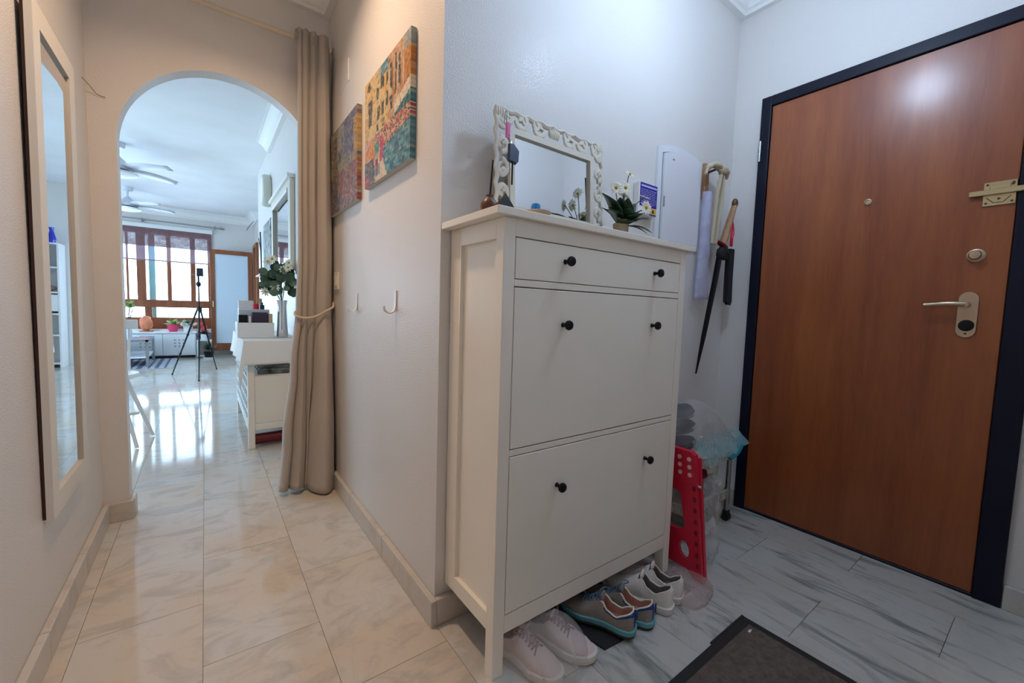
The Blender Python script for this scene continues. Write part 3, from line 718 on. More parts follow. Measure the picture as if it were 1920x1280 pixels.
# incense burner, black cone, dish
ib = thing('incense_burner', (.042, -.200, H), 'small dark brown pot with an upright black stick on the cabinet corner', 'incense burner')
obj('pot', B().lathe((.042, -.200, H + .0005), [(0, 0), (.020, 0), (.025, .012), (.024, .026), (.015, .037), (.010, .042), (.010, .048), (.006, .048), (0, .045)], 20), 'brownwood', ib, smooth=True)
obj('stick', B().cyl((.043, -.200, H + .045), (.050, -.200, H + .142), .0028, .0022, 8), 'black', ib)
pv = [(.010, -.285, H + .0005), (.072, -.280, H + .0005), (.062, -.255, H + .0005), (.014, -.258, H + .0005), (.044, -.272, H + .041), (.050, -.266, H + .040)]
tag(obj('black_wedge', B().add(pv, [[3, 2, 1, 0], [0, 1, 4], [1, 2, 5, 4], [2, 3, 5], [3, 0, 4, 5]]), 'black'), 'small black wedge-shaped object at the cabinet corner', 'ornament')
ds = thing('trinket_dish', (.16, -.258, H), 'flat tan dish in front of the carved mirror', 'dish')
obj('dish', B().lathe((.160, -.258, H + .0005), [(0, 0), (.030, 0), (.040, .011), (.039, .013), (.028, .003), (0, .003)], 28), 'tan', ds, smooth=True)
tag(obj('bottle_cap', B().lathe((.152, -.262, H + .0045), [(0, 0), (.0125, 0), (.013, .020), (.011, .028), (.006, .0315), (0, .032)], 18), 'bluecap', smooth=True), 'small bright blue cap lying in the tan dish', 'cap')
tag(obj('pen', B().cyl((.178, -.270, H + .012), (.215, -.245, H + .026), .0024, n=8), 'black', smooth=True), 'thin black pen resting on the rim of the tan dish', 'pen')

# daisies
def daisy(c, nrm, r, parent, nm='daisy', npet=13, mt='petal'):
    nrm = Vector(nrm).normalized(); a = nrm.cross(Vector((0, 0, 1)));
    if a.length < .1: a = Vector((1, 0, 0))
    a.normalize(); b_ = nrm.cross(a); c = Vector(c); pb = B()
    for i in range(npet):
        an = 2 * pi * i / npet + rnd.uniform(-.1, .1); d = a * cos(an) + b_ * sin(an); s_ = nrm.cross(d); w_ = r * .19; rr = r * rnd.uniform(.9, 1.08)
        pb.add([c + d * r * .2 - s_ * w_ * .5, c + d * rr * .6 - s_ * w_ + nrm * r * .14, c + d * rr + nrm * r * .02, c + d * rr * .6 + s_ * w_ + nrm * r * .14, c + d * r * .2 + s_ * w_ * .5, c + d * rr * .6 + nrm * r * .08], [[0, 1, 5], [1, 2, 5], [2, 3, 5], [3, 4, 5], [0, 5, 4]])
    o = obj(nm, pb, mt, parent, solid=.0006)
    obj('centre', B().blob(c + nrm * r * .06, r * .24, 1), 'pollen', o, smooth=True)
    return o
def leafmesh(base, tip, w_, sag=.0, nrm=(0, -.3, 1), n=7, b=None):
    b = b or B(); base, tip = Vector(base), Vector(tip); d = (tip - base); s_ = d.cross(Vector(nrm)).normalized(); up = s_.cross(d).normalized(); rows = []
    for i in range(n + 1):
        t_ = i / n; c = base + d * t_ + up * (sin(pi * t_) * d.length * .12) + Vector((0, 0, -sag * t_ * t_)); ww = w_ * (sin(pi * min(1, t_ * .93 + .05)) ** .8) * (1.15 - .4 * t_)
        rows.append([c - s_ * ww, c - up * ww * .25, c + s_ * ww])
    return b.grid(rows)
dp = thing('potted_daisies', (.625, -.18, H), 'small tan pot of cream daisies with dark green leaves on the cabinet', 'flowers')
PC = Vector((.615, -.175, H))
obj('pot', B().lathe(PC + Vector((0, 0, .0005)), [(0, 0), (.022, 0), (.026, .03), (.028, .060), (.025, .060), (.023, .05), (0, .05)], 20), 'tan', dp, smooth=True)
lvt = [(.468, -.215, 1.402, .024), (.484, -.225, 1.352, .022), (.535, -.245, 1.325, .016), (.715, -.225, 1.355, .020), (.708, -.240, 1.303, .018), (.660, -.255, 1.292, .014), (.545, -.225, 1.40, .026), (.60, -.215, 1.41, .026), (.66, -.20, 1.405, .026), (.70, -.18, 1.385, .024), (.57, -.25, 1.365, .026), (.625, -.26, 1.355, .026), (.675, -.245, 1.350, .024), (.52, -.20, 1.37, .024), (.60, -.13, 1.39, .022), (.66, -.13, 1.37, .022), (.54, -.15, 1.38, .022), (.60, -.255, 1.325, .016)]
for x_, y_, z_, w_ in lvt:
    obj('leaf', leafmesh(PC + Vector(((x_ - PC.x) * .1, (y_ - PC.y) * .1, .055)), (x_, y_, z_), w_ * 1.25, .0), 'leaf', dp, smooth='all', solid=.0008)
fh = [((x_ - PC.x, y_ - PC.y, z_ - PC.z), n_, r_) for x_, y_, z_, n_, r_ in [(.556, -.195, 1.440, (-.4, -1, .2), .026), (.604, -.195, 1.449, (-.1, -1, .25), .028), (.630, -.19, 1.500, (.1, -.8, .7), .025), (.640, -.258, 1.376, (-.1, -1, .1), .028), (.682, -.215, 1.428, (.1, -.5, 1), .026), (.700, -.215, 1.392, (.9, -.9, .1), .025), (.655, -.15, 1.44, (.3, -.3, 1), .024)]]
for c, nn, r_ in fh:
    daisy(PC + Vector(c), nn, r_, dp)
stb = B()
for c, nn, r_ in fh: stb.tube(spl([PC + Vector((0, 0, .05)), PC + Vector((c[0] * .5, c[1] * .3, .05 + (c[2] - .05) * .6)), PC + Vector(c) - Vector(nn).normalized() * .004], 5), .0015, 6)
obj('stems', stb, 'leaf', dp, smooth=True)

# card box on the wall
cd = thing('card_box', (.965, -.02, 1.44), 'white boxed card with blue print stuck on the wall beside the daisies', 'card')
cx0, cx1, cz0, cz1 = .898, 1.025, 1.44, 1.572
obj('box', B().box(cx0 - .0, cx1, -.030, -.001, cz0, cz1, .002), 'white', cd)
def cbx(a, c, e, f): return B().box(lerp(cx0, cx1, a), lerp(cx0, cx1, c), -.0312, -.0298, lerp(cz0, cz1, e), lerp(cz0, cz1, f))
obj('blue_print', cbx(.06, .985, .26, .985), 'blue', cd)
tx = B()
for i in range(14):
    a = .10 + .062 * i; tx.box(lerp(cx0, cx1, a), lerp(cx0, cx1, a + .048), -.0318, -.031, lerp(cz0, cz1, .865), lerp(cz0, cz1, .925))
for r_ in range(9):
    a = .10
    while a < .90:
        w_ = rnd.uniform(.05, .14); tx.box(lerp(cx0, cx1, a), lerp(cx0, cx1, min(.94, a + w_)), -.0316, -.031, lerp(cz0, cz1, .78 - .055 * r_), lerp(cz0, cz1, .795 - .055 * r_)); a += w_ + .03
obj('small_print', tx, 'cardtxt', cd)
obj('yellow_print', cbx(.40, .98, .06, .245), 'yellow', cd); obj('print_edge', cbx(.30, .98, .02, .055), 'blue', cd)
pb = B(); pb.blob((lerp(cx0, cx1, .80), -.0312, lerp(cz0, cz1, .15)), (.009, .001, .009), 2); obj('dark_emblem', pb, 'brownwood', cd)

# fuse box cover
fc = thing('fuse_box_cover', (1.225, -.01, 1.338), 'white fuse box cover with an arched top set in the wall', 'fuse box')
def archplate(x0, x1, z0, z1, rise, y0, y1):
    pts = [(x0, z0), (x1, z0)]
    for i in range(9):
        t_ = i / 8; pts.append((lerp(x1, x0, t_), lerp(z1[1], z1[0], t_) + rise * (1 - (2 * t_ - 1) ** 2)))
    k = len(pts)
    return B().add([(x, y0, z) for x, z in pts] + [(x, y1, z) for x, z in pts], [list(range(k))[::-1], list(range(k, 2 * k))] + [[i, (i + 1) % k, k + (i + 1) % k, k + i] for i in range(k)])
obj('surround', archplate(1.045, 1.402, 1.338, (1.758, 1.758), .030, -.012, -.001), 'panelw', fc)
obj('shadow_gap', archplate(1.0765, 1.3785, 1.352, (1.7365, 1.7365), .027, -.0128, -.0115), 'steel', fc)
obj('cover_door', archplate(1.080, 1.375, 1.355, (1.733, 1.733), .027, -.024, -.0125), 'panelw', fc)
obj('latch', B().box(1.080, 1.087, -.028, -.023, 1.50, 1.545, .001), 'steel', fc)
obj('badge', B().add([(1.135, -.0245, 1.715), (1.155, -.0245, 1.715), (1.145, -.0245, 1.722)], [[0, 1, 2]]), 'steel', fc, solid=.0006)

# ------------------------------------------------------------------ things hanging on the wall by the door
hk = thing('coat_hook', (1.45, -.03, 1.70), 'brown wooden wall hook carrying the hanging sword and cloth', 'hook')
obj('back_board', B().box(1.425, 1.465, -.018, -.001, 1.60, 1.77, .003), 'woodlt', hk)
obj('peg', B().cyl((1.445, -.01, 1.725), (1.445, -.085, 1.735), .006, .005).cyl((1.445, -.085, 1.735), (1.50, -.09, 1.72), .004), 'brownwood', hk, smooth=True)
sc = thing('cloth_sash', (1.46, -.06, 1.30), 'beige cloth sash knotted over the wall hook', 'sash')
sb = B(); sb.tube(spl([(1.355, -.06, 1.690), (1.368, -.065, 1.722), (1.40, -.07, 1.742), (1.45, -.075, 1.740), (1.495, -.08, 1.722), (1.51, -.07, 1.70)]), [.008] * 8 + [.016] * 10 + [.022] * 8 + [.025] * 8 + [.020] * 7, 12, flat=.7)
sb.blob((1.475, -.082, 1.728), (.034, .022, .022), 3, .35, 2.2, 3)
obj('knot', sb, 'rope', sc, smooth='all')
obj('tail', B().tube(spl([(1.465, -.08, 1.715), (1.455, -.07, 1.62), (1.452, -.065, 1.50), (1.447, -.062, 1.375)]), .0095, 8, flat=.8), 'rope', sc, smooth=True)
obj('tail', B().tube(spl([(1.480, -.08, 1.715), (1.492, -.075, 1.62), (1.480, -.07, 1.50), (1.474, -.066, 1.375)]), .0105, 8, flat=.8), 'rope', sc, smooth=True)
sd_ = thing('practice_sword', (1.53, -.06, .72), 'black sheathed sword with a wooden grip hanging point down', 'sword')
gt, gb, tipp = Vector((1.622, -.075, 1.585)), Vector((1.535, -.070, 1.375)), Vector((1.425, -.035, .722))
obj('grip', B().tube([gt, lerp(gt, gb, .33), lerp(gt, gb, .66), gb], [.014, .017, .019, .020], 12, flat=.7), 'woodlt', sd_, smooth=True)
obj('pommel', B().blob(gt + Vector((.004, 0, .012)), (.017, .015, .027), 2, rot=0), 'brownwood', sd_, smooth=True)
obj('guard', B().tube([(1.475, -.072, 1.388), (1.520, -.078, 1.375), (1.572, -.072, 1.368)], [.010, .014, .011], 10, flat=.9), 'maroon', sd_, smooth=True)
obj('blade_sheath', B().tube([gb + Vector((-.012, 0, -.02)), lerp(gb, tipp, .3), lerp(gb, tipp, .7), tipp], [.016, .015, .013, .004], 10, flat=.45), 'black', sd_, smooth=True)
obj('red_cord', B().tube(spl([(1.598, -.082, 1.50), (1.602, -.088, 1.45), (1.590, -.09, 1.41), (1.60, -.085, 1.375)]), .0055, 8).tube(spl([(1.592, -.082, 1.48), (1.581, -.088, 1.42), (1.585, -.085, 1.375)]), .004, 8), 'red', sd_, smooth=True)
ts = thing('black_tassel', (1.62, -.07, 1.08), 'long black tassel hanging from the sword grip', 'tassel')
obj('tassel_knot', B().blob((1.535, -.075, 1.335), (.045, .022, .035), 3, .3, 2, 5), 'blackfab', ts, smooth='all')
tbm = B()
for i in range(26):
    x = 1.600 + (i % 9) * .0055; y = -.062 - (i // 9) * .009; tbm.tube([(x, y, 1.365), (x + rnd.uniform(-.002, .002), y, 1.22), (x + .006 + rnd.uniform(-.004, .004), y, 1.085 + rnd.uniform(-.01, .012))], .0042, 5)
obj('fringe', tbm, 'blackfab', ts, kind='stuff')
pbg = B(); rws = []
for j in range(25):
    v = j / 24; z = lerp(1.10, 1.625, v); hw = lerp(.055, .024, v) * (1.1 - .3 * v); rws.append([(lerp(1.435, 1.425, v) + hw * cos(a * pi / 9) * 1.0 + .003 * noise.noise(Vector((a, j * .3, 1))), -.030 - (.020 if z > 1.3 else .014) * (1 + .15 * noise.noise(Vector((a * .8, j * .25, 4)))) * sin(a * pi / 9) * 1.4, z) for a in range(-1, 11)])
tag(obj('plastic_sleeve', pbg.grid(rws), 'lilac', smooth='all', solid=.0008), 'lilac translucent plastic sleeve hanging behind the beige sash', 'plastic bag')
rws = []
for j in range(20):
    v = j / 19; z = lerp(1.385, 1.70, v); hw = lerp(.03, .014, v); rws.append([(1.535 + hw * cos(a * pi / 7), -.03 - .02 * abs(sin(a * pi / 7)), z) for a in range(8)])
tag(obj('clear_sleeve', B().grid(rws), 'bag2', smooth='all', solid=.0006), 'clear plastic sleeve hanging behind the sword grip', 'plastic bag')

# ------------------------------------------------------------------ trolley, bags, stool
tr = thing('storage_trolley', (1.33, -.12, 0), 'small chrome trolley with cream slatted baskets by the entrance door', 'trolley')
px0, px1, py0, py1 = 1.13, 1.500, -.195, -.045
for i, (x, y) in enumerate(((px0, py0), (px1, py0), (px0, py1), (px1, py1))):
    p_ = obj('post', B().cyl((x, y, .05), (x, y, .375), .011, n=12), 'steel', tr, smooth=True)
    obj('cap', B().lathe((x, y, .372), [(0, 0), (.0125, 0), (.0125, .012), (.008, .017), (0, .018)], 12), 'beigepl', p_, smooth=True)
    if i: obj('caster', B().cyl((x - .012, y, .023), (x + .012, y, .023), .0228, n=18).box(x - .016, x + .016, y - .014, y + .014, .028, .055, .003), 'rubber', p_, smooth=30)
def basket(z, parent):
    b = B(); b.box(px0, px1, py0, py1, z, z + .006); b.box(px0, px1, py0 - .004, py0, z + .04, z + .048, .001).box(px0, px1, py1, py1 + .004, z + .04, z + .048, .001).box(px0 - .004, px0, py0, py1, z + .04, z + .048).box(px1, px1 + .004, py0, py1, z + .04, z + .048)
    o = obj('basket', b, 'beigepl', parent)
    sl = B(); nn = 26
    for i in range(nn):
        x = lerp(px0 + .01, px1 - .01, i / (nn - 1)); sl.box(x - .0025, x + .0025, py0 - .003, py0, z, z + .042)
    for i in range(10):
        y = lerp(py0 + .01, py1 - .01, i / 9); sl.box(px0 - .003, px0, y - .0025, y + .0025, z, z + .042); sl.box(px1, px1 + .003, y - .0025, y + .0025, z, z + .042)
    obj('slats', sl, 'beigepl', o, kind='stuff')
basket(.315, tr); basket(.115, tr)
# dark shoes and zip bag on top
for i, (c, r_, m_) in enumerate((((1.135, -.13, .585), (.105, .045, .030), 'darkshoe'), ((1.130, -.13, .520), (.110, .05, .030), 'darkshoe'), ((1.13, -.14, .445), (.11, .05, .026), 'plum'))):
    s_ = thing('dark_shoe', (c[0], c[1], c[2] - r_[2]), ('dark grey shoe, topmost inside the clear zip bag', 'black shoe in the middle of the clear zip bag', 'dark plum shoe at the bottom of the clear zip bag')[i], 'shoe')
    b = B(); b.blob(c, r_, 3, .18, 2, i, flatz=-r_[2] * .7); obj('upper', b, m_, s_, smooth='all')
    obj('sole', B().blob((c[0], c[1], c[2] - r_[2] * .85), (r_[0] * 1.02, r_[1] * 1.02, .008), 2), 'steel' if i == 2 else 'outsole', s_, smooth=True)
zb = thing('zip_bag', (1.30, -.15, .37), 'large clear zip bag with a teal seam lying on the trolley', 'plastic bag')
zbm = B(); rws = []
prof = [(.98, .05, .02), (1.02, .10, .10), (1.10, .135, .115), (1.20, .145, .12), (1.30, .125, .115), (1.38, .095, .10), (1.46, .055, .09), (1.52, .025, .08), (1.565, .006, .075)]
for i, (x, hh, dd) in enumerate(prof):
    cz = [.45, .48, .51, .505, .48, .455, .425, .405, .395][i]; row = []
    for a in range(20):
        an = 2 * pi * a / 20; n_ = 1 + .16 * noise.noise(Vector((x * 9, cos(an) * 2, sin(an) * 2)))
        row.append((x + .01 * noise.noise(Vector((a, i, 2))), -.155 + dd * .75 * cos(an) * n_, cz + hh * sin(an) * n_ * (1 if sin(an) > 0 else .75)))
    rws.append(row)
zbm.grid(rws, closed=True)
obj('film', zbm, 'bag', zb, smooth='all', sub=1)
obj('teal_seam', B().tube(spl([(1.562, -.205, .415), (1.50, -.245, .397), (1.42, -.262, .375), (1.36, -.262, .362)]), [.011] * 24 + [.010], 8, flat=.6), 'teal', zb, smooth=True, label='teal zip seam')
tlb = B(); rws = []
for j in range(12):
    v = j / 11; rws.append([(lerp(1.18, 1.54, u / 10) - .05 * v * (1 - u / 10), lerp(-.262, -.20, v) - .01 * sin(u * 1.3), lerp(.372, .47, v) + lerp(-.02, .03, u / 10) * (1 - v) + .004 * sin(u * 2 + v * 5)) for u in range(11)])
obj('teal_panel', B().grid(rws), film('pale_teal_film', (.25, .50, .54), .5), zb, smooth='all', label='pale teal tinted panel')
# crumpled plastic bags inside the trolley
for i, (c, r_, lab) in enumerate((((1.33, -.120, .235), (.10, .050, .045), 'crumpled clear bag stuffed in the upper trolley tier'), ((1.27, -.232, .16), (.085, .026, .12), 'translucent bag drooping from the lower trolley basket'), ((1.425, -.122, .225), (.05, .045, .045), 'crumpled clear bag bulging beside the right trolley post'), ((1.07, -.33, .09), (.05, .035, .088), 'clear plastic bag hanging on the floor behind the red stool'))):
    tag(obj('plastic_bag', B().blob(c, r_, 4, .55, 2.4, i * 3 + 1), 'bag2' if i else 'bag2', smooth='all'), lab, 'plastic bag')
tag(obj('white_shoe', B().blob((1.385, -.150, .275), (.070, .034, .028), 3, .25, 2, 9), 'wshoe', smooth='all'), 'cream rounded shoe stuffed in the trolley beneath the zip bag', 'shoe')
tag(obj('maroon_shoe', B().blob((1.28, -.165, .275), (.045, .030, .024), 3, .25, 2, 4), 'maroon', smooth='all'), 'dark maroon shoe tip inside the trolley basket', 'shoe')
tag(obj('grey_shoe', B().blob((1.36, -.125, .165), (.09, .045, .04), 3, .25, 2, 14), 'greylin', smooth='all'), 'grey shoe in the lower trolley basket', 'shoe')

st = thing('folding_stool', (.94, -.25, 0), 'red folding step stool with pale dots standing folded beside the cabinet', 'stool')
SX = .918
def SP(y, z, d=0): # folded stool plane, leaning a little
    return (SX + d, y + .055 * (z / .49) , z)
def spanel(yz, hole_list, d0, d1, nm, m_, parent):
    from mathutils.geometry import tessellate_polygon
    loops = [[Vector((y, z, 0)) for y, z in yz]] + [[Vector((y, z, 0)) for y, z in h] for h in hole_list]
    flat_ = [v for l_ in loops for v in l_]; tri = tessellate_polygon(loops); k = len(flat_)
    b = B(); vs = [SP(v.x, v.y, d0) for v in flat_] + [SP(v.x, v.y, d1) for v in flat_]
    fs = [list(t_) for t_ in tri] + [[i + k for i in t_] for t_ in tri]; o = 0
    for l_ in loops:
        n_ = len(l_)
        for i in range(n_): fs.append([o + i, o + (i + 1) % n_, k + o + (i + 1) % n_, k + o + i])
        o += n_
    return obj(nm, b.add(vs, fs), m_, parent)
def ell(cy, cz, ry, rz, n_=16): return [(cy + ry * cos(2 * pi * i / n_), cz + rz * sin(2 * pi * i / n_)) for i in range(n_)]
Y1_, Y0_ = -.395, -.085
leg_ = spanel([(Y1_, .002), (Y1_ + .035, .002), (Y1_ + .06, .03), (Y0_ - .06, .03), (Y0_ - .035, .002), (Y0_, .002), (Y0_ - .012, .37), (Y1_ + .004, .37)], [[(-.335, .19), (-.30, .17), (-.18, .17), (-.145, .19), (-.16, .315), (-.17, .325), (-.31, .325), (-.32, .315)], ell(-.325, .10, .022, .034), ell(-.155, .10, .022, .034)], .0, .016, 'leg_panel', 'red', st)
seat = spanel([(Y1_ + .002, .372), (Y0_ - .012, .372), (Y0_ - .014, .478), (Y0_ - .03, .492), (Y1_ + .02, .492), (Y1_ + .004, .482)], [], -.004, .020, 'seat_panel', 'red', st)
for i in range(7):
    for j in range(3):
        y = Y1_ + .028 + i * .040 + .0 * j; z = .402 + j * .030
        if y < Y0_ - .02: obj('dot', B().lathe(SP(y, z, -.004), [(0, 0), (.0085, 0), (.0085, .0012), (0, .0014)], 14, axis=(-1, 0, 0)), 'dots', seat, label=None)
sp2 = spanel([(Y1_ - .002, .006), (Y1_ + .016, .006), (Y1_ + .016, .468), (Y1_ - .002, .468)], [], .018, .034, 'rear_leg', 'red', st)
slotm = mat('deep_red_slot', (.22, .004, .015), .6)
for k in range(8):
    z = .05 + k * .042; obj('slot', B().box(*[SP(Y1_, z)[0] - .0015, SP(Y1_, z)[0] + .0005], SP(Y1_ + .010, z)[1], SP(Y1_ + .022, z)[1], z, z + .018), slotm, st)
obj('hinge_pin', B().cyl(SP(Y1_ - .012, .365, .01), SP(Y1_ + .03, .365, .01), .006, n=10), 'chrome', st, smooth=True)

# ------------------------------------------------------------------ shoes
def shoe(name, loc, rz, label, mats, group=None, L=.245, flip=1, laces=None, style=0, hk=1.0):
    t = thing(name, loc, label, 'shoe', group, rz)
    W = L / .245 * .93
    def hw(s): return W * interp([(0, .010), (.012, .018), (.03, .025), (.06, .030), (.15, .034), (.35, .031), (.5, .036), (.68, .044), (.82, .041), (.92, .031), (.975, .018), (1, .004)], s)
    def cyy(s): return flip * W * interp([(0, 0), (.4, -.002), (.75, .004), (1, .008)], s)
    z0 = .022
    def top(s): return hk * W * interp([(0, .082), (.06, .086), (.3, .090), (.38, .104), (.46, .093), (.60, .072), (.75, .057), (.9, .046), (.97, .038), (1, .028)], s)
    def col(s): return hk * W * interp([(0, .080), (.05, .083), (.10, .074), (.22, .057), (.32, .064), (.43, .088)], s)
    def WCF(s): return interp([(.05, .70), (.12, .80), (.25, .84), (.34, .80), (.43, .62)], s)
    sl = [0, .012, .03, .05, .075, .11, .15, .2, .25, .3, .345, .38, .40, .43, .47, .52, .58, .64, .7, .76, .82, .87, .91, .945, .97, .988, 1]
    rows = []; op = []
    for s in sl:
        x = (s - .5) * L; w_ = hw(s); c = cyy(s); r = []; isop = .045 < s < .44; op.append(isop)
        h = top(s)
        if isop:
            cz = col(s); wc = w_ * WCF(s)
            L_ = [(w_ * 1.0, z0), (w_ * 1.06, z0 + (cz - z0) * .25), (w_ * 1.0, z0 + (cz - z0) * .5), (w_ * .88, z0 + (cz - z0) * .8), (wc * 1.08, cz - .002), (wc, cz + .002)]
            I_ = [(wc * .90, cz - .002), (w_ * .80, cz * .55), (w_ * .78, z0 + .008)]
            prof_ = L_ + I_; full = prof_ + [(0, z0 + .005)] + [(-a, b) for a, b in prof_[::-1]]
        else:
            full = []
            for k in range(19):
                a = pi * k / 18; full.append((w_ * 1.03 * cos(a) if k not in (0, 18) else w_ * cos(a), z0 + (h - z0) * (sin(a) ** (.62 if s > .4 else .3)) if 0 < k < 18 else z0))
        for a, z in full: r.append((x, c + a, z))
        rows.append(r)
    b = B(); k = 19; b.v = [p for r in rows for p in r]
    for i in range(len(rows) - 1):
        for j in range(k - 1):
            inner = (op[i] or op[i + 1]) and 5 <= j <= 12
            rim = (op[i] or i < 4) and (j in (3, 4, 13, 14)) and sl[i] < .36
            heel = i < 4 and 5 <= j <= 12 and not inner
            m_ = 1 if inner else (2 if (rim or heel) else 0)
            b.f.append([i * k + j, i * k + j + 1, (i + 1) * k + j + 1, (i + 1) * k + j]); b.mi.append(m_)
    b.f.append(list(range(k))); b.mi.append(2 if style == 1 else 0)
    up = obj('upper', b, [mats['main'], mats['lining'], mats['trim']], t, world=False, smooth='all')
    # soles
    def outline(g, za, zb_, toe=0):
        rr = []
        for zz, gg in ((za, g - .002), (za + .003, g), (zb_ - .002, g), (zb_, g - .003)):
            loop = []
            for s in sl: loop.append(((s - .5) * L + (gg if s > .9 else -gg if s < .02 else 0) * 1.0, cyy(s) + hw(s) * 1.03 + gg, zz + toe * max(0, s - .75) ** 2 + (.006 if s < .5 else 0) * 0))
            for s in sl[::-1]: loop.append(((s - .5) * L + (gg if s > .9 else -gg if s < .02 else 0), cyy(s) - hw(s) * 1.03 - gg, zz + toe * max(0, s - .75) ** 2))
            rr.append(loop)
        b_ = B().grid(rr, closed=True); b_.add(rr[0], [list(range(len(rr[0])))]); b_.add(rr[-1], [list(range(len(rr[0])))]); return b_
    obj('outsole', outline(.003, .0, .009, .12), mats['out'], t, world=False, smooth=40)
    obj('midsole', outline(.0045, .0088, .026, .12), mats['mid'], t, world=False, smooth=40)
    # padded collar
    cl = []
    seq = [s for s in sl if .045 < s < .44]
    for s in seq: cl.append(((s - .5) * L, cyy(s) + hw(s) * WCF(s), col(s)))
    cr = [(x, 2 * cyy(s) - y, z) for s, (x, y, z) in zip(seq, cl)]
    pth = cl[::-1] + [((.03 - .5) * L, cyy(0), top(.03) - .001)] + cr
    obj('collar', B().tube(spl(pth, 3), .0028 * W, 8), mats['collar'], t, world=False, smooth=True)
    tg = B(); tg.blob(((.435 - .5) * L, cyy(.38), top(.42) - .004), (.006, .021 * W, .017), 2); obj('tongue', tg, mats['tongue'], t, world=False, smooth=True)
    if laces:
        lb = B()
        for q in range(5):
            s = .44 + q * .045; hz = top(s) + .001; w_ = hw(s) * .55; x = (s - .5) * L
            lb.tube(spl([(x, cyy(s) + w_, hz - .010), (x + .004, cyy(s) + w_ * .5, hz), (x + .010, cyy(s), hz + .001), (x + .014, cyy(s) - w_ * .5, hz - .002), (x + .016, cyy(s) - w_, hz - .013)], 4), .0021, 6)
            lb.tube(spl([(x, cyy(s) - w_, hz - .010), (x + .004, cyy(s) - w_ * .5, hz), (x + .010, cyy(s), hz + .002), (x + .014, cyy(s) + w_ * .5, hz - .001), (x + .016, cyy(s) + w_, hz - .013)], 4), .0021, 6)
        x = (.41 - .5) * L; hz = top(.41)
        for sg in (1, -1):
            lb.tube(spl([(x + .02, 0, hz - .002), (x + .01, sg * .02, hz + .010), (x - .004, sg * .032, hz + .002), (x + .012, sg * .018, hz - .004), (x + .02, 0, hz - .002)], 5), .0018, 6)
        obj('laces', lb, laces, t, world=False, smooth=True)
    if style == 1:
        hb_ = B()
        rr = []
        for z_, g in ((.024, .0052), (.045, .0035), (.066, .0016)):
            rr.append([((s - .5) * L - (.004 if s == 0 else 0), cyy(s) + sg * (hw(s) * 1.03 + g * .5), z_ * 1.0) for sg, seq_ in ((1, [.25, .2, .15, .1, .05, .02, 0]), (-1, [0, .02, .05, .1, .15, .2, .25])) for s in seq_])
        tb_ = B().box(-.5 * L - .008, -.5 * L - .004, -.005, .005, .055, .084, .001)
        obj('heel_tab', tb_, mats['trim'], t, world=False)
    return t
hike = dict(tongue='grey', main='grey', lining='salmon', trim='royal', out='outsole', mid='aqua', collar='petal')
whit = dict(tongue='wshoe', main='wshoe', lining='greylin', trim='wshoe', out='wshoe', mid='wshoe', collar='wshoe')
pinks = dict(tongue='pinkshoe', main='pinkshoe', lining='mauve', trim='pinkshoe', out='wshoe', mid='wshoe', collar='mauve')
def place(hx, hy, tx_, ty): # heel and toe floor points -> centre and angle
    return ((hx + tx_) / 2, (hy + ty) / 2, .001), math.atan2(ty - hy, tx_ - hx)
p_, a_ = place(.482, -.415, .395, -.185); shoe('hiking_shoe', (p_[0], p_[1], .012), a_, 'grey hiking shoe with blue trim and teal sole, left one of the laced pair', hike, laces='lace', flip=1, style=1)
p_, a_ = place(.573, -.418, .500, -.185); shoe('hiking_shoe', p_, a_, 'grey hiking shoe with blue trim and teal sole, right one of the laced pair', hike, laces='lace', flip=-1, style=1)
p_, a_ = place(.684, -.415, .612, -.185); shoe('white_trainer', p_, a_, 'white slip-on trainer with grey lining, next to the hiking shoes', whit, flip=1, hk=1.08)
p_, a_ = place(.762, -.405, .69, -.175); shoe('white_trainer', p_, a_, 'white slip-on trainer with grey lining, nearest the red stool', whit, flip=-1, hk=1.08)
p_, a_ = place(.115, -.165, .190, -.400); shoe('pink_trainer', p_, a_, 'pale pink trainer in a bag, next to the cabinet leg', pinks, flip=-1, laces='mauve')
p_, a_ = place(.235, -.175, .305, -.405); shoe('pink_trainer', p_, a_, 'pale pink trainer in a bag, next to the black tray', pinks, flip=1, laces='mauve')
tag(obj('black_tray', B().prism([(.325, -.16), (.372, -.392), (.465, -.40), (.62, -.39), (.60, -.16)], .0005, .006), 'rubber'), 'thin black tray under the hiking shoes', 'tray')
tag(obj('cord_stopper', B().blob((.600, -.262, .128), (.010, .010, .012), 2), 'navy', smooth=True), 'small dark cord stopper on the hiking shoe laces', 'cord stopper')
def bagshell(name, cx, cy, rx, ry, h, rot, m_, label, seed, low=0.0):
    b = B(); rows = []; n1, n2 = 26, 36
    for i in range(n1 + 1):
        v = i / n1
        rad = (1 - v ** 2.6) ** .5 if v < 1 else 0; row = []
        for j in range(n2):
            a = 2 * pi * j / n2; ca, sa = cos(a), sin(a); sq = (abs(ca) ** 3 + abs(sa) ** 3) ** (-1 / 3)
            q = 1 + .13 * noise.noise(Vector((ca * 2.2, sa * 2.2, v * 2.2 + seed))) + .06 * noise.noise(Vector((ca * 7, sa * 7, v * 6 + seed)))
            x = rx * rad * sq * q * ca; y = ry * rad * sq * q * sa; z = .002 + h * v * (1 + .12 * noise.noise(Vector((x * 30, y * 30, seed)))) * (1 - low * (x / rx))
            row.append((cx + x * cos(rot) - y * sin(rot), cy + x * sin(rot) + y * cos(rot), max(.001, z)))
        rows.append(row)
    b.grid(rows, closed=True)
    return tag(obj(name, b, m_, smooth='all'), label, 'plastic bag')
bagshell('shoe_bag', .207, -.290, .135, .105, .118, -1.29, 'bag2', 'crinkled clear plastic bag round the pale pink trainers', 3)
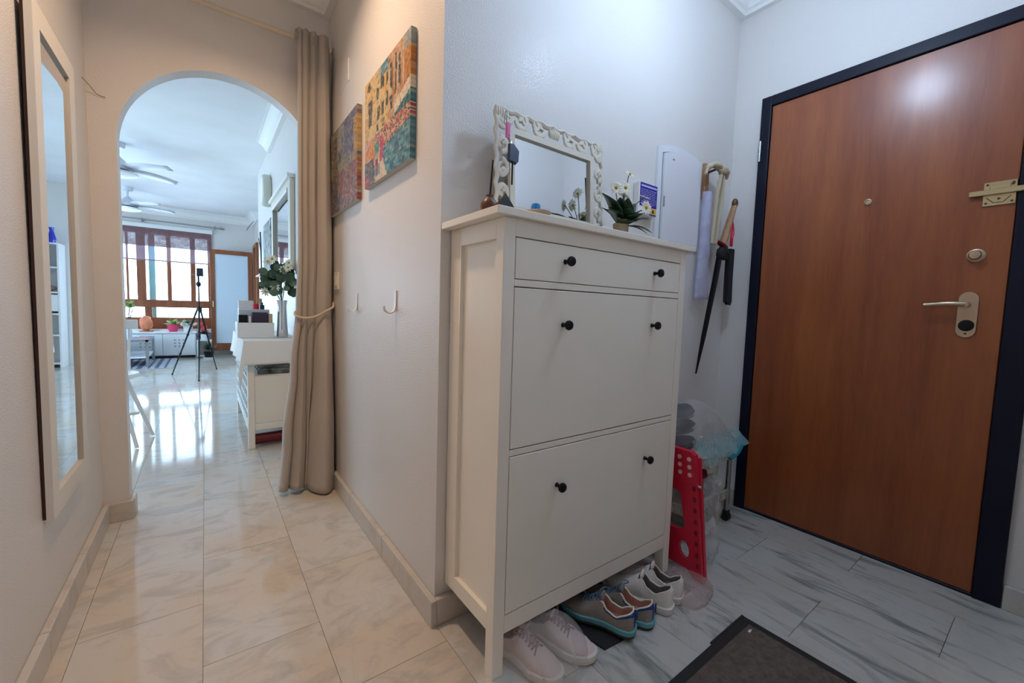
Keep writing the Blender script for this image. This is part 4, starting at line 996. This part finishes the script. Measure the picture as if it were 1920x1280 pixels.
bagshell('floor_bag', .835, -.375, .10, .085, .05, .2, 'bagpink', 'flattened clear plastic bag on the floor against the red stool', 11)

# ================================================================== living room
YFW = YF
# window in the far wall
WF = B(); yy0, yy1 = YF + .02, YF + .075
for x0, x1 in ((-3.0, -2.92), (-2.32, -2.22), (-1.66, -1.63), (-1.525, -1.405), (-1.115, -1.055), (-.78, -.705), (-.52, -.46)):
    WF.box(x0, x1, yy0, yy1, .892, 2.24, .004)
WF.box(-3.0, -.46, yy0 - .01, yy1, .885, 1.020, .004).box(-3.0, -.46, yy0 - .01, yy1, .50, .705, .004).box(-3.0, -.46, yy0, yy1, 2.18, 2.24, .004)
for x0, x1 in ((-3.0, -2.9), (-2.25, -2.15), (-1.435, -1.335), (-.52, -.46)): WF.box(x0, x1, yy0, yy1, .70, .89, .004)
win = struct('window_1', WF, 'orange_wood')
w2 = struct('window_2', sw2, 'orange_wood'); obj('pane', B().box(XLL - .06, XLL - .055, 3.42, 6.58, .72, 2.18), 'glasspane', w2)
xs = [-3.0, -2.27, -1.465, -1.085, -.742, -.46]
for a, c in zip(xs, xs[1:]): obj('pane', B().box(a, c, YF + .045, YF + .049, 1.0, 2.2), 'glasspane', win)
obj('pane', B().box(-3.0, -.46, YF + .045, YF + .049, .69, .90), 'glasspane', win)
struct('trim_4', B().box(-3.02, -.44, YF - .12, YF + .0, .445, .498, .004), 'plaster')
tag(obj('teal_awning_strip', B().box(-1.375, -1.285, YF + .152, YF + .165, .48, 2.26), 'tealstrip'), 'teal fabric strip hanging outside behind the window', 'awning')
bl = thing('woven_blind', (-1.6, YF - .04, 1.71), 'plum woven blind rolled half down over the far window', 'blind')
slb = B()
for i in range(34):
    z = 1.955 + i * .0094; slb.box(-2.9, -.455, YF - .045 - .004 * (i % 2), YF - .039, z, z + .0085)
obj('slats', slb, 'blind', bl, kind='stuff')
obj('sheer_panel', B().box(-2.9, -.46, YF - .0435, YF - .0425, 1.72, 1.955), 'sheer', bl)
obj('bottom_bar', B().box(-2.9, -.46, YF - .05, YF - .035, 1.702, 1.724, .002), 'mauve', bl)
obj('head_box', B().box(-2.95, -.44, YF - .07, YF - .001, 2.27, 2.34, .004), 'white', bl)
cr_ = thing('far_curtain_rod', (-1.5, YF - .12, 2.36), 'grey curtain rod across the top of the far window', 'curtain rod')
obj('rod', B().cyl((-3.1, YF - .13, 2.405), (-.30, YF - .13, 2.385), .012, n=12), 'steel', cr_, smooth=True)
obj('finial', B().lathe((-.33, YF - .13, 2.385), [(0, 0), (.02, .01), (.022, .06), (.012, .08), (0, .085)], 12, axis=(1, 0, 0)), 'steel', cr_, smooth=True)
for x in (-1.42, -.40): obj('bracket', B().box(x - .01, x + .01, YF - .14, YF, 2.37, 2.42, .003), 'steel', cr_)

# terrace door swung open against the far wall, its frame in the alcove side wall
d2 = struct('door_2', B().box(-.49, -.415, 8.40, 8.445, .10, 1.985, .004).box(.105, .175, 8.40, 8.445, .10, 1.985, .004).box(-.415, .105, 8.40, 8.445, 1.905, 1.985, .004).box(-.415, .105, 8.40, 8.445, .10, .235, .004), 'orange_wood')
obj('pane', B().box(-.42, .11, 8.418, 8.428, .23, 1.91), 'frost', d2)
obj('handle', B().cyl((-.452, 8.40, 1.02), (-.452, 8.36, 1.02), .01).cyl((-.452, 8.362, 1.02), (-.452, 8.362, .92), .008), 'brass', d2, smooth=True)
d3 = struct('door_3', B().box(.19, .25, 7.80, 7.86, .02, 2.12, .004).box(.19, .25, 8.39, 8.46, .02, 2.12, .004).box(.19, .25, 7.86, 8.39, 2.05, 2.12, .004), 'orange_wood')
obj('pane', B().box(.30, .31, 7.8, 8.46, 0, 2.12), 'frost', d3)
tag(obj('rod_bracket', B().tube(spl([(.06, 7.9, 2.33), (.09, 7.75, 2.38), (.12, 7.6, 2.42), (.14, 7.55, 2.44), (.15, 7.6, 2.46)]), .008, 8), 'steel', smooth=True), 'short curved curtain bracket above the terrace door', 'bracket')

# low cabinet under the window
lc = thing('low_cabinet', (-1.8, 8.35, 0), 'long low white cabinet with hole-patterned doors under the window', 'cabinet')
obj('body', B().box(-3.0, -.72, 8.235, 8.52, .045, .435, .003), 'lowcab', lc); obj('top', B().box(-3.02, -.70, 8.20, 8.54, .436, .462, .003), 'lowcab', lc)
obj('plinth', B().box(-2.98, -.74, 8.26, 8.50, 0, .0445), 'dark', lc)
for i in range(5):
    x0 = -1.195 - .475 * (i - 1) if i else -.72 - 0
    a, c = -.724 - .455 * (i + 1) + .004, -.724 - .455 * i - .004
    o = obj('door', B().box(a, c, 8.216, 8.2345, .055, .428, .003), 'lowcab', lc)
    hb_ = B()
    for u in range(3):
        for v in range(3): hb_.box((a + c) / 2 - .075 + u * .06 - .0, (a + c) / 2 - .075 + u * .06 + .026, 8.2135, 8.217, .20 + v * .055, .222 + v * .055)
    obj('hole_pattern', hb_, 'steel', o)
sa = thing('salt_lamp', (-1.40, 8.36, .462), 'rounded orange salt lamp on the low cabinet', 'lamp')
obj('crystal', B().blob((-1.40, 8.36, .605), (.085, .075, .132), 3, .22, 3, 5), 'salt', sa, smooth='all'); obj('base', B().lathe((-1.40, 8.36, .463), [(0, 0), (.095, 0), (.095, .018), (0, .018)], 20), 'woodlt', sa)
def bush(c, r, n_, lf, b_mat, parent, nm='leaf', wl=.02):
    b = B()
    for i in range(n_):
        a = rnd.uniform(0, 2 * pi); e = rnd.uniform(.1, 1.3); q = r * rnd.uniform(.6, 1.1); d = Vector((cos(a) * cos(e), sin(a) * cos(e), sin(e)))
        leafmesh(Vector(c) + d * q * .2, Vector(c) + d * q, wl, .0, n=4, b=b)
    return obj(nm, b, b_mat, parent, smooth='all', kind='stuff' if n_ > 60 else None)
pp = thing('pink_pot_plant', (-1.04, 8.36, .462), 'bright green plant in a hot pink pot on the low cabinet', 'potted plant')
obj('pot', B().lathe((-1.04, 8.36, .463), [(0, 0), (.055, 0), (.076, .05), (.080, .13), (.072, .13), (.065, .11), (0, .11)], 20), 'pinkpot', pp, smooth=True)
bush((-1.04, 8.36, .575), .13, 46, 0, 'leaf3', pp, 'foliage')
pw = thing('white_flower_plant', (-.83, 8.33, .462), 'pot with white flowers and pale leaves at the low cabinet end', 'potted plant')
obj('pot', B().lathe((-.83, 8.33, .463), [(0, 0), (.06, 0), (.075, .11), (.068, .11), (.06, .09), (0, .09)], 16), 'lowcab', pw, smooth=True)
bush((-.85, 8.33, .55), .15, 46, 0, 'leaf2', pw, 'foliage')
for i in range(9): daisy((-.80 + rnd.uniform(-.12, .09), 8.27 + rnd.uniform(-.04, .04), .56 + rnd.uniform(0, .12)), (rnd.uniform(-.5, .5), -1, .5), .035, pw, 'white_flower', 7)
ps = thing('plant_stand', (-.59, 8.30, 0), 'small white plant stand at the end of the low cabinet', 'plant stand')
psb = B()
for x in (-.70, -.50):
    for y in (8.18, 8.38): psb.box(x - .01, x + .01, y - .01, y + .01, 0, .30)
obj('legs', psb, 'lowcab', ps); obj('shelf', B().box(-.715, -.485, 8.165, 8.395, .301, .315).box(-.715, -.485, 8.165, 8.395, .02, .03), 'lowcab', ps)
rp = thing('red_flower_plant', (-.60, 8.28, .316), 'red flowering plant standing on the white plant stand', 'potted plant')
obj('pot', B().lathe((-.60, 8.28, .317), [(0, 0), (.05, 0), (.068, .10), (.06, .10), (0, .08)], 16), 'lowcab', rp, smooth=True)
bush((-.60, 8.28, .41), .14, 40, 0, 'leaf', rp, 'foliage')
for i in range(8): daisy((-.60 + rnd.uniform(-.08, .08), 8.20 + rnd.uniform(-.03, .03), .50 + rnd.uniform(0, .12)), (rnd.uniform(-.5, .5), -1, .3), .045, rp, 'red_flower', 6, 'redpet')
sp_ = thing('small_shrub', (-.52, 8.05, 0), 'small dark evergreen in a black pot on a white saucer by the terrace door', 'potted plant')
obj('saucer', B().lathe((-.535, 8.02, .001), [(0, 0), (.085, 0), (.09, .02), (.08, .02), (0, .012)], 18), 'lowcab', sp_, smooth=True)
obj('pot', B().lathe((-.535, 8.02, .022), [(0, 0), (.06, 0), (.075, .10), (.065, .10), (0, .09)], 18), 'black', sp_, smooth=True)
bush((-.535, 8.02, .14), .16, 60, 0, 'leaf', sp_, 'foliage', .012)

# rug (stripes are woven colour), coffee table
rg = thing('striped_rug', (-2.0, 7.5, 0), 'grey rug with slate stripes under the coffee table', 'rug')
obj('pile', B().box(-3.1, -.98, 6.83, 8.15, .0005, .010, .002), 'greyrug', rg)
sb = B()
for i, (a, w_) in enumerate(((-1.06, .03), (-1.15, .05), (-1.25, .025), (-1.34, .06), (-1.45, .03), (-1.54, .07), (-1.66, .03), (-1.78, .06), (-1.9, .04), (-2.1, .08), (-2.4, .06), (-2.7, .08))):
    sb.box(a - w_, a, 6.832, 8.148, .0098, .0108)
obj('stripes', sb, 'navyrug', rg)
ctb = thing('coffee_table', (-1.9, 7.5, .011), 'low grey metal coffee table with glass top on the rug', 'table')
tx0, tx1, ty0, ty1 = -2.3, -1.285, 7.05, 7.95
for x in (tx0, tx1):
    for y in (ty0, ty1): obj('leg', B().box(x - .018, x + .018, y - .018, y + .018, .011, .419, .002), 'steel', ctb)
obj('frame', B().box(tx0 - .018, tx1 + .018, ty0 - .018, ty0 + .018, .385, .42).box(tx0 - .018, tx1 + .018, ty1 - .018, ty1 + .018, .385, .42).box(tx0 - .018, tx0 + .018, ty0 + .018, ty1 - .018, .385, .42).box(tx1 - .018, tx1 + .018, ty0 + .018, ty1 - .018, .385, .42), 'steel', ctb)
obj('lower_shelf', B().box(tx0, tx1, ty0, ty1, .14, .16), 'lowcab', ctb); obj('top', B().box(tx0 - .02, tx1 + .02, ty0 - .02, ty1 + .02, .421, .433, .002), mat('blue_grey_glass_top', (.45, .52, .66), .08), ctb)
bv_ = thing('branch_vase', (-1.52, 7.35, .433), 'glass vase of bare branches and leaves on the coffee table', 'vase')
obj('vase', B().lathe((-1.52, 7.35, .4335), [(0, 0), (.04, 0), (.05, .08), (.035, .18), (.05, .24), (.046, .24), (.03, .18), (0, .02)], 18), 'frost', bv_, smooth=True)
tw = B()
for i in range(7):
    a = rnd.uniform(-1, 1); tw.tube(spl([(-1.52, 7.35, .62), (-1.52 + a * .06, 7.35, .78), (-1.52 + a * .16, 7.34, .93 + rnd.uniform(-.05, .05))], 5), .004, 6)
obj('twigs', tw, 'brownwood', bv_, smooth=True); bush((-1.50, 7.35, .88), .13, 40, 0, 'leaf3', bv_, 'foliage', .015)

# tripod with phone
tz = thing('camera_tripod', (-.645, 5.9, 0), 'black tripod holding a phone in the living room', 'tripod')
TX, TY = -.64, 5.90
obj('column', B().cyl((TX, TY, .50), (TX, TY, 1.30), .009).cyl((TX, TY, .88), (TX, TY, .94), .035, .03), 'black', tz, smooth=30)
obj('head', B().blob((TX, TY, 1.245), (.030, .03, .038), 2).cyl((TX, TY, 1.28), (TX, TY, 1.36), .012), 'black', tz, smooth=True)
obj('phone', B().box(TX - .02, TX + .055, TY - .02, TY + .01, 1.35, 1.46, .006), 'darkshoe', tz); obj('pan_handle', B().cyl((TX, TY, 1.37), (TX - .10, TY - .05, 1.365), .005, n=8), 'steel', tz, smooth=True)
for fx, fy_ in ((-.952, 6.10), (-.655, 5.38), (-.455, 6.42)):
    lg = obj('leg', B().tube([(TX + (fx - TX) * .05, TY + (fy_ - TY) * .05, .92), (lerp(TX, fx, .45), lerp(TY, fy_, .45), .53), (fx, fy_, .012)], [.012, .010, .006], 8), 'black', tz, smooth=True)
    jb = B()
    for q in (.42, .70): c = Vector((lerp(TX, fx, q), lerp(TY, fy_, q), lerp(.95, .01, q))); jb.blob(c, .018, 1)
    obj('leg_lock', jb, 'black', lg); obj('foot', B().blob((fx, fy_, .012), .012, 2), 'rubber', lg)

# sideboard with cloth
sbx = thing('sideboard', (-.18, 2.75, 0), 'white sideboard with grid-fronted cubbies against the right living room wall', 'sideboard')
S0, S1, T0, T1 = -.352, -.002, 2.165, 3.40
for x in (S0 + .02, S1 - .022):
    for y in (T0 + .02, T1 - .02): obj('leg', B().box(x - .02, x + .02, y - .02, y + .02, 0, .726, .002), 'cab', sbx)
obj('end_panel', B().box(S0 + .0405, S1 - .043, T0 + .008, T0 + .022, .175, .508, .002), 'cab', sbx)
obj('end_rail', B().box(S0 + .0405, S1 - .043, T0 + .004, T0 + .026, .128, .174, .002), 'cab', sbx)
obj('shelf', B().box(S0 + .04, S1, T0 + .023, T1, .50, .515), 'cab', sbx); obj('base_shelf', B().box(S0 + .03, S1, T0 + .03, T1, .150, .165), 'cab', sbx)
obj('back', B().box(-.016, -.003, T0 + .045, T1 - .045, .166, .72), 'cab', sbx)
obj('top', B().box(S0 - .01, S1 + .001, T0 - .015, T1 + .02, .727, .752, .002), 'cab', sbx)
gb_ = B()
for i in range(9):
    y = lerp(T0 + .06, T1 - .06, i / 8); gb_.box(S0 + .002, S0 + .012, y - .008, y + .008, .170, .50)
for z in (.175, .25, .33, .41, .488): gb_.box(S0 + .001, S0 + .013, T0 + .041, T1 - .041, z - .007, z + .007)
obj('front_grid', gb_, 'white', sbx); obj('runner', B().box(S0 + .0, S0 + .03, T0 + .041, T1 - .041, .130, .149, .002), 'white', sbx)
obj('inner_panel', B().box(S0 + .03, S0 + .035, T0 + .045, T1 - .045, .170, .49), 'frost', sbx)
obj('foot_wheel', B().cyl((-.30, 2.62, .012), (-.29, 2.62, .012), .011), 'chrome', sbx)
# tablecloth: top sheet draped on two sides, corner hanging lower
tc_ = B(); C0, C1, D0, D1 = S0 - .020, -.002, T0 - .022, T1 + .02
nn = 26; rows = []
def drape(x, y):  # cloth coordinates continue past the edges
    ox = max(0, C0 - x); oy = max(0, D0 - y); px_, py_, z = max(x, C0), max(y, D0), .7545
    if ox or oy:
        z -= (ox + oy) * .97; px_ -= .03 * ox + (.10 * min(ox, .2) if ox else 0) + .010 * sin(y * 16) * min(1, ox * 6); py_ -= .03 * oy + .10 * min(oy, .2) + .007 * sin(x * 18) * min(1, oy * 6)
    return (px_, py_, z)
xa = [C0 - .17 * (1 - i / 9) for i in range(9)] + [lerp(C0, C1, i / 12) for i in range(13)]
ya = [D0 - .165 * (1 - i / 9) for i in range(9)] + [lerp(D0, D1, i / 30) for i in range(31)]
for y in ya: rows.append([drape(x, y) for x in xa])
tag(obj('tablecloth', tc_.grid(rows), 'cloth', smooth=60, solid=.0015), 'white tablecloth draped over the sideboard with a hanging corner', 'tablecloth')
tag(obj('magazine_stack', B().box(-.29, -.05, 2.21, 2.50, .516, .540, .003).box(-.28, -.06, 2.20, 2.48, .541, .556, .003).box(-.29, -.08, 2.215, 2.47, .557, .572), 'patt'), 'stack of patterned magazines on the sideboard shelf', 'magazines')
tag(obj('maroon_case', B().cyl((-.325, 2.22, .052), (-.02, 2.245, .052), .038, n=18).box(-.31, -.02, 2.21, 2.29, .014, .075, .004), 'maroon', smooth=30), 'dark maroon tube case on the floor under the sideboard', 'case')
bx = thing('desk_tray', (-.28, 2.52, .7555), 'white open box on the tablecloth', 'box')
bx0, bx1, by0, by1, bz0, bz1 = -.39, -.158, 2.43, 2.70, .7565, .868
obj('walls', B().box(bx0, bx1, by0, by0 + .006, bz0, bz1, .001).box(bx0, bx1, by1 - .006, by1, bz0, bz1, .001).box(bx0, bx0 + .006, by0 + .006, by1 - .006, bz0, bz1, .001).box(bx1 - .006, bx1, by0 + .006, by1 - .006, bz0, bz1, .001), 'white', bx)
obj('floor', B().box(bx0 + .006, bx1 - .006, by0 + .006, by1 - .006, bz0, bz0 + .005), 'white', bx)
for nm, x0, x1, y0, y1, z0, z1, m_, lab, ca in (
    ('black_case', -.382, -.325, 2.44, 2.50, .7625, .925, 'black', 'small black case at the left of the white box', 'case'),
    ('plum_case', -.298, -.198, 2.442, 2.52, .7625, .945, 'plum', 'dark plum case standing in the white box', 'case'),
    ('beige_pouch', -.193, -.166, 2.445, 2.51, .7625, .935, 'tan', 'beige pouch at the right of the white box', 'pouch'),
    ('white_bottle', -.321, -.303, 2.445, 2.47, .7625, .915, 'white', 'slim white bottle between the dark cases', 'bottle'),
    ('clear_container', -.375, -.175, 2.545, 2.66, .7625, .965, 'frost', 'pale frosted container at the back of the white box', 'container'),
    ('white_carton', -.37, -.27, 2.665, 2.692, .7625, 1.03, 'white', 'upright white carton behind the frosted container', 'carton')):
    tag(obj(nm, B().box(x0, x1, y0, y1, z0, z1, .004), m_), lab, ca)
tag(obj('red_tub', B().lathe((-.262, 2.60, .9655), [(0, 0), (.02, 0), (.022, .03), (.014, .042), (0, .044)], 16), 'red', smooth=True), 'small red tub on top of the frosted container', 'tub')
tag(obj('perfume_bottle', B().box(-.235, -.205, 2.58, 2.61, .9655, 1.0, .003).cyl((-.22, 2.595, 1.0), (-.22, 2.595, 1.02), .007), 'navy'), 'small dark bottle on the frosted container', 'bottle')
tag(obj('amber_bottle', B().box(-.232, -.212, 2.67, 2.69, .7625, 1.05, .003), 'tan'), 'amber bottle standing behind the frosted container', 'bottle')
va = thing('metal_vase', (-.095, 2.46, .7555), 'tall polished metal vase of flowers on the sideboard', 'vase')
VC = Vector((-.100, 2.46, .7563))
obj('vessel', B().lathe(VC, [(0, 0), (.036, 0), (.040, .01), (.034, .12), (.030, .24), (.038, .285), (.034, .285), (.026, .24), (0, .2)], 24), 'chrome', va, smooth=True)
VT = Vector((-.105, 2.50, 1.06))
for i in range(95):
    a = rnd.uniform(0, 2 * pi); e = rnd.uniform(-.5, 1.35); q = rnd.uniform(.07, .165); d = Vector((cos(a) * cos(e) * 1.0, sin(a) * cos(e) * .8, sin(e) * .95 + .35))
    c = VT + Vector((0, 0, .05)) + d * q
    if c.x > -.012: c.x = -.012 - rnd.uniform(0, .03)
    nn_ = Vector((rnd.uniform(-.6, .6), -1, rnd.uniform(-.2, .9)))
    rr = rnd.uniform(.022, .032); n2_ = nn_.normalized(); aa = n2_.cross(Vector((0, 0, 1))).normalized(); bb_ = n2_.cross(aa)
    vs = [c] + [c + aa * cos(k * pi / 5) * rr + bb_ * sin(k * pi / 5) * rr + n2_ * .004 for k in range(10)]
    obj('leaf', B().add(vs, [[0, 1 + k, 1 + (k + 1) % 10] for k in range(10)]), 'leaf2' if i % 3 else 'leaf', va, smooth='all')
for c in ((-.190, 2.46, 1.325), (-.165, 2.44, 1.345), (-.06, 2.44, 1.29), (-.05, 2.48, 1.33), (-.15, 2.42, 1.14), (-.21, 2.46, 1.10), (-.09, 2.42, 1.27)): daisy(c, (rnd.uniform(-.3, .2), -1, .3), .038, va, 'cream_flower', 9)
stb = B()
for i in range(9): stb.tube([VC + Vector((0, 0, .26)), VT + Vector((rnd.uniform(-.1, .06), rnd.uniform(-.06, .06), rnd.uniform(.05, .25)))], .002, 5)
obj('stems', stb, 'leaf', va, smooth=True)

# living room right wall: framed mirror, pictures, clock
fm = thing('framed_wall_mirror', (-.01, 2.95, 1.28), 'cream framed mirror on the right living room wall above the flowers', 'mirror')
f0, f1, g0, g1 = 2.50, 3.62, 1.285, 1.985
obj('frame', B().box(-.035, -.001, f0, f0 + .10, g0, g1, .004).box(-.035, -.001, f1 - .10, f1, g0, g1, .004).box(-.035, -.001, f0 + .10, f1 - .10, g1 - .08, g1, .004).box(-.035, -.001, f0 + .10, f1 - .10, g0, g0 + .08, .004), 'ivory', fm)
obj('cornice', B().box(-.055, -.001, f0 - .01, f1 + .01, g1, g1 + .03, .004).box(-.045, -.036, f0 + .1, f1 - .1, g1 - .09, g1 - .06, .002), 'white', fm)
obj('glass', B().box(-.012, -.005, f0 + .10, f1 - .10, g0 + .08, g1 - .08), 'mirror', fm)
tag(obj('grey_print', B().box(-.015, -.001, 3.85, 4.5, 1.27, 1.90, .002), 'patt'), 'mottled grey print beyond the framed mirror', 'picture')
clk = thing('wall_clock', (-.03, 3.98, 2.02), 'oval ivory wall clock seen edge-on below the coving', 'clock')
obj('case', B().lathe((-.001, 3.98, 2.19), [(0, 0), (.155, 0), (.165, .012), (.165, .055), (.150, .075), (.135, .078), (0, .078)], 36, axis=(-1, 0, 0), sx=1.0, sy=1.0), 'clock', clk, smooth=40)
obj('face', B().lathe((-.079, 3.98, 2.19), [(0, 0), (.134, 0), (.134, .002), (0, .002)], 36, axis=(-1, 0, 0)), 'white', clk)
dt = thing('wall_twig', (-.02, 4.7, 1.35), 'small dark twig ornament on the right wall beyond the clock', 'ornament')
obj('twig', B().tube([(-.015, 4.75, 1.35), (-.02, 4.73, 1.70), (-.03, 4.68, 1.86)], .008, 6).tube([(-.018, 4.74, 1.62), (-.035, 4.8, 1.80)], .005, 6), 'darkshoe', dt)
obj('shelf', B().box(-.06, -.001, 4.55, 4.95, 1.34, 1.35), 'white', dt)

# ceiling fans
def fan(x, y, z, label, rot):
    f = thing('ceiling_fan', (x, y, z), label, 'ceiling fan', 'ceiling fans in the living room')
    obj('canopy', B().lathe((x, y, ZC - .055), [(0, 0), (.055, 0), (.065, .02), (.065, .054), (0, .054)], 20), 'fan', f, smooth=40)
    obj('rod', B().cyl((x, y, z + .1), (x, y, ZC - .05), .013), 'fan', f, smooth=True)
    obj('motor', B().lathe((x, y, z), [(0, 0), (.09, 0), (.11, .02), (.10, .06), (.05, .12), (.02, .15), (0, .15)], 24), 'fan', f, smooth=40)
    obj('band', B().lathe((x, y, z - .002), [(0, 0), (.112, 0), (.112, .006), (0, .006)], 24), 'dark', f)
    obj('light_dish', B().lathe((x, y, z - .055), [(0, 0), (.10, .0), (.16, .02), (.165, .04), (.10, .052), (0, .052)], 28), 'white', f, smooth=40)
    for k in range(5):
        a = rot + 2 * pi * k / 5; rows = []
        for i in range(10):
            t_ = i / 9; r_ = .10 + .46 * t_; w_ = .035 + .05 * sin(pi * min(1, t_ * 1.1)) * .8; sw_ = .08 * t_ * t_
            cx_, cy_ = x + r_ * cos(a) - sw_ * sin(a), y + r_ * sin(a) + sw_ * cos(a)
            rows.append([(cx_ + sin(a) * w_, cy_ - cos(a) * w_, z + .030 + .018), (cx_, cy_, z + .034), (cx_ - sin(a) * w_, cy_ + cos(a) * w_, z + .022)])
        obj('blade', B().grid(rows), 'fan', f, smooth='all', solid=.006)
    return f
fan(-1.455, 7.2, 2.36, 'grey ceiling fan farther into the living room', .25)
fan(-1.285, 4.95, 2.36, 'grey ceiling fan nearer the arch', .45)

# chair whose legs show behind the arch jamb
ch = thing('dining_chair', (-1.08, 2.75, 0), 'white splay-legged chair half hidden behind the arch', 'chair')
seatc = Vector((-1.16, 2.85, .45))
obj('seat', B().lathe(seatc, [(0, 0), (.17, 0), (.20, .015), (.19, .035), (0, .03)], 24), 'white', ch, smooth=40)
for fx, fy_ in ((-.965, 2.56), (-.905, 2.86), (-1.36, 2.60), (-1.36, 3.08)):
    obj('leg', B().tube([(lerp(seatc.x, fx, .45), lerp(seatc.y, fy_, .45), .45), (fx, fy_, .006)], [.015, .011], 10), 'white', ch, smooth=True)
obj('stretcher', B().cyl((-1.30, 2.66, .205), (-.955, 2.62, .235), .010), 'white', ch, smooth=True)
bkb = B()
for k in range(5):
    x = seatc.x - .12 + .06 * k; bkb.cyl((x, seatc.y + .15, .47), (x * 1.0 - .0, seatc.y + .22, .80), .008)
obj('back_spindles', bkb, 'white', ch, smooth=True); obj('back_rail', B().box(seatc.x - .17, seatc.x + .17, seatc.y + .205, seatc.y + .235, .79, .86, .006), 'white', ch)

# hutch in the alcove, seen only in the tall mirror
hu = thing('white_hutch', (.60, 7.5, 0), 'white open hutch with drawers seen in the tall mirror', 'hutch')
hx0, hx1, hy0, hy1 = .33, .94, 7.33, 7.68
obj('body', B().box(hx0, hx0 + .02, hy0, hy1, 0, 1.75).box(hx1 - .02, hx1, hy0, hy1, 0, 1.75).box(hx0 + .02, hx1 - .02, hy1 - .01, hy1, .05, 1.75).box((hx0 + hx1) / 2 - .008, (hx0 + hx1) / 2 + .008, hy0, hy1 - .01, .05, 1.73), 'white', hu)
for z in (.05, .45, .75, 1.05, 1.40, 1.73): obj('shelf', B().box(hx0 + .0205, hx1 - .0205, hy0 + .001, hy1 - .011, z, z + .02), 'white', hu)
for k in range(2): dr = obj('drawer', B().box(hx0 + .022 + .29 * k, hx0 + .295 + .29 * k, hy0 - .012, hy0, .80, 1.03, .003), 'white', hu); obj('knob', B().blob((hx0 + .16 + .29 * k, hy0 - .018, .92), .012, 1), 'dark', dr)
for i, (x, z, h_) in enumerate(((.42, 1.752, .22), (.52, 1.752, .18), (.50, 1.422, .16))):
    tag(obj('cobalt_vase', B().lathe((x, 7.48, z), [(0, 0), (.035, 0), (.045, .06), (.02, h_ * .8), (.03, h_), (0, h_ * .95)], 16), 'blueglass', smooth=True), ('tall cobalt glass vase on the hutch top', 'short cobalt glass vase on the hutch top', 'cobalt glass vase inside the hutch')[i], 'vase')
tag(obj('shell_ornament', B().blob((.47, 7.48, 1.125), (.08, .05, .045), 3, .15, 2, 3), 'flesh', smooth='all'), 'brown and cream shell ornament on the hutch shelf', 'ornament')

# ceiling lamps of the entrance and hall (just above the frame)
pl_ = thing('pendant_lamp', (.82, -.59, 2.18), 'white glass globe pendant lamp over the entrance', 'pendant lamp')
obj('globe', B().blob((.82, -.59, 2.28), .085, 4), emis('lit_globe', (.56, .74, 1.0), 62), pl_, smooth='all')
obj('cord', B().cyl((.82, -.59, 2.40), (.82, -.59, 2.61), .004, n=8), 'white', pl_); obj('holder', B().cyl((.82, -.59, 2.372), (.82, -.59, 2.42), .03, .015), 'white', pl_, smooth=30)
obj('rose', B().lathe((.82, -.59, 2.60), [(0, 0), (.03, 0), (.05, .049), (0, .049)], 20), 'white', pl_, smooth=30)
for nm, c, r_, lab in (('ceiling_lamp', (-.47, .42), .075, 'small round ceiling spot over the hallway'),):
    t_ = thing(nm, (c[0], c[1], 2.605), lab, 'ceiling lamp')
    obj('ring', B().lathe((c[0], c[1], 2.606), [(r_ * .84, 0), (r_, 0), (r_, .043), (r_ * .84, .043), (r_ * .84, 0.0005)], 32), 'white', t_, smooth=40)
    obj('base', B().lathe((c[0], c[1], 2.63), [(0, 0), (r_ * .82, 0), (r_ * .82, .019), (0, .019)], 32), 'white', t_)
print('tiles', ntile, 'objects', len(S.objects))
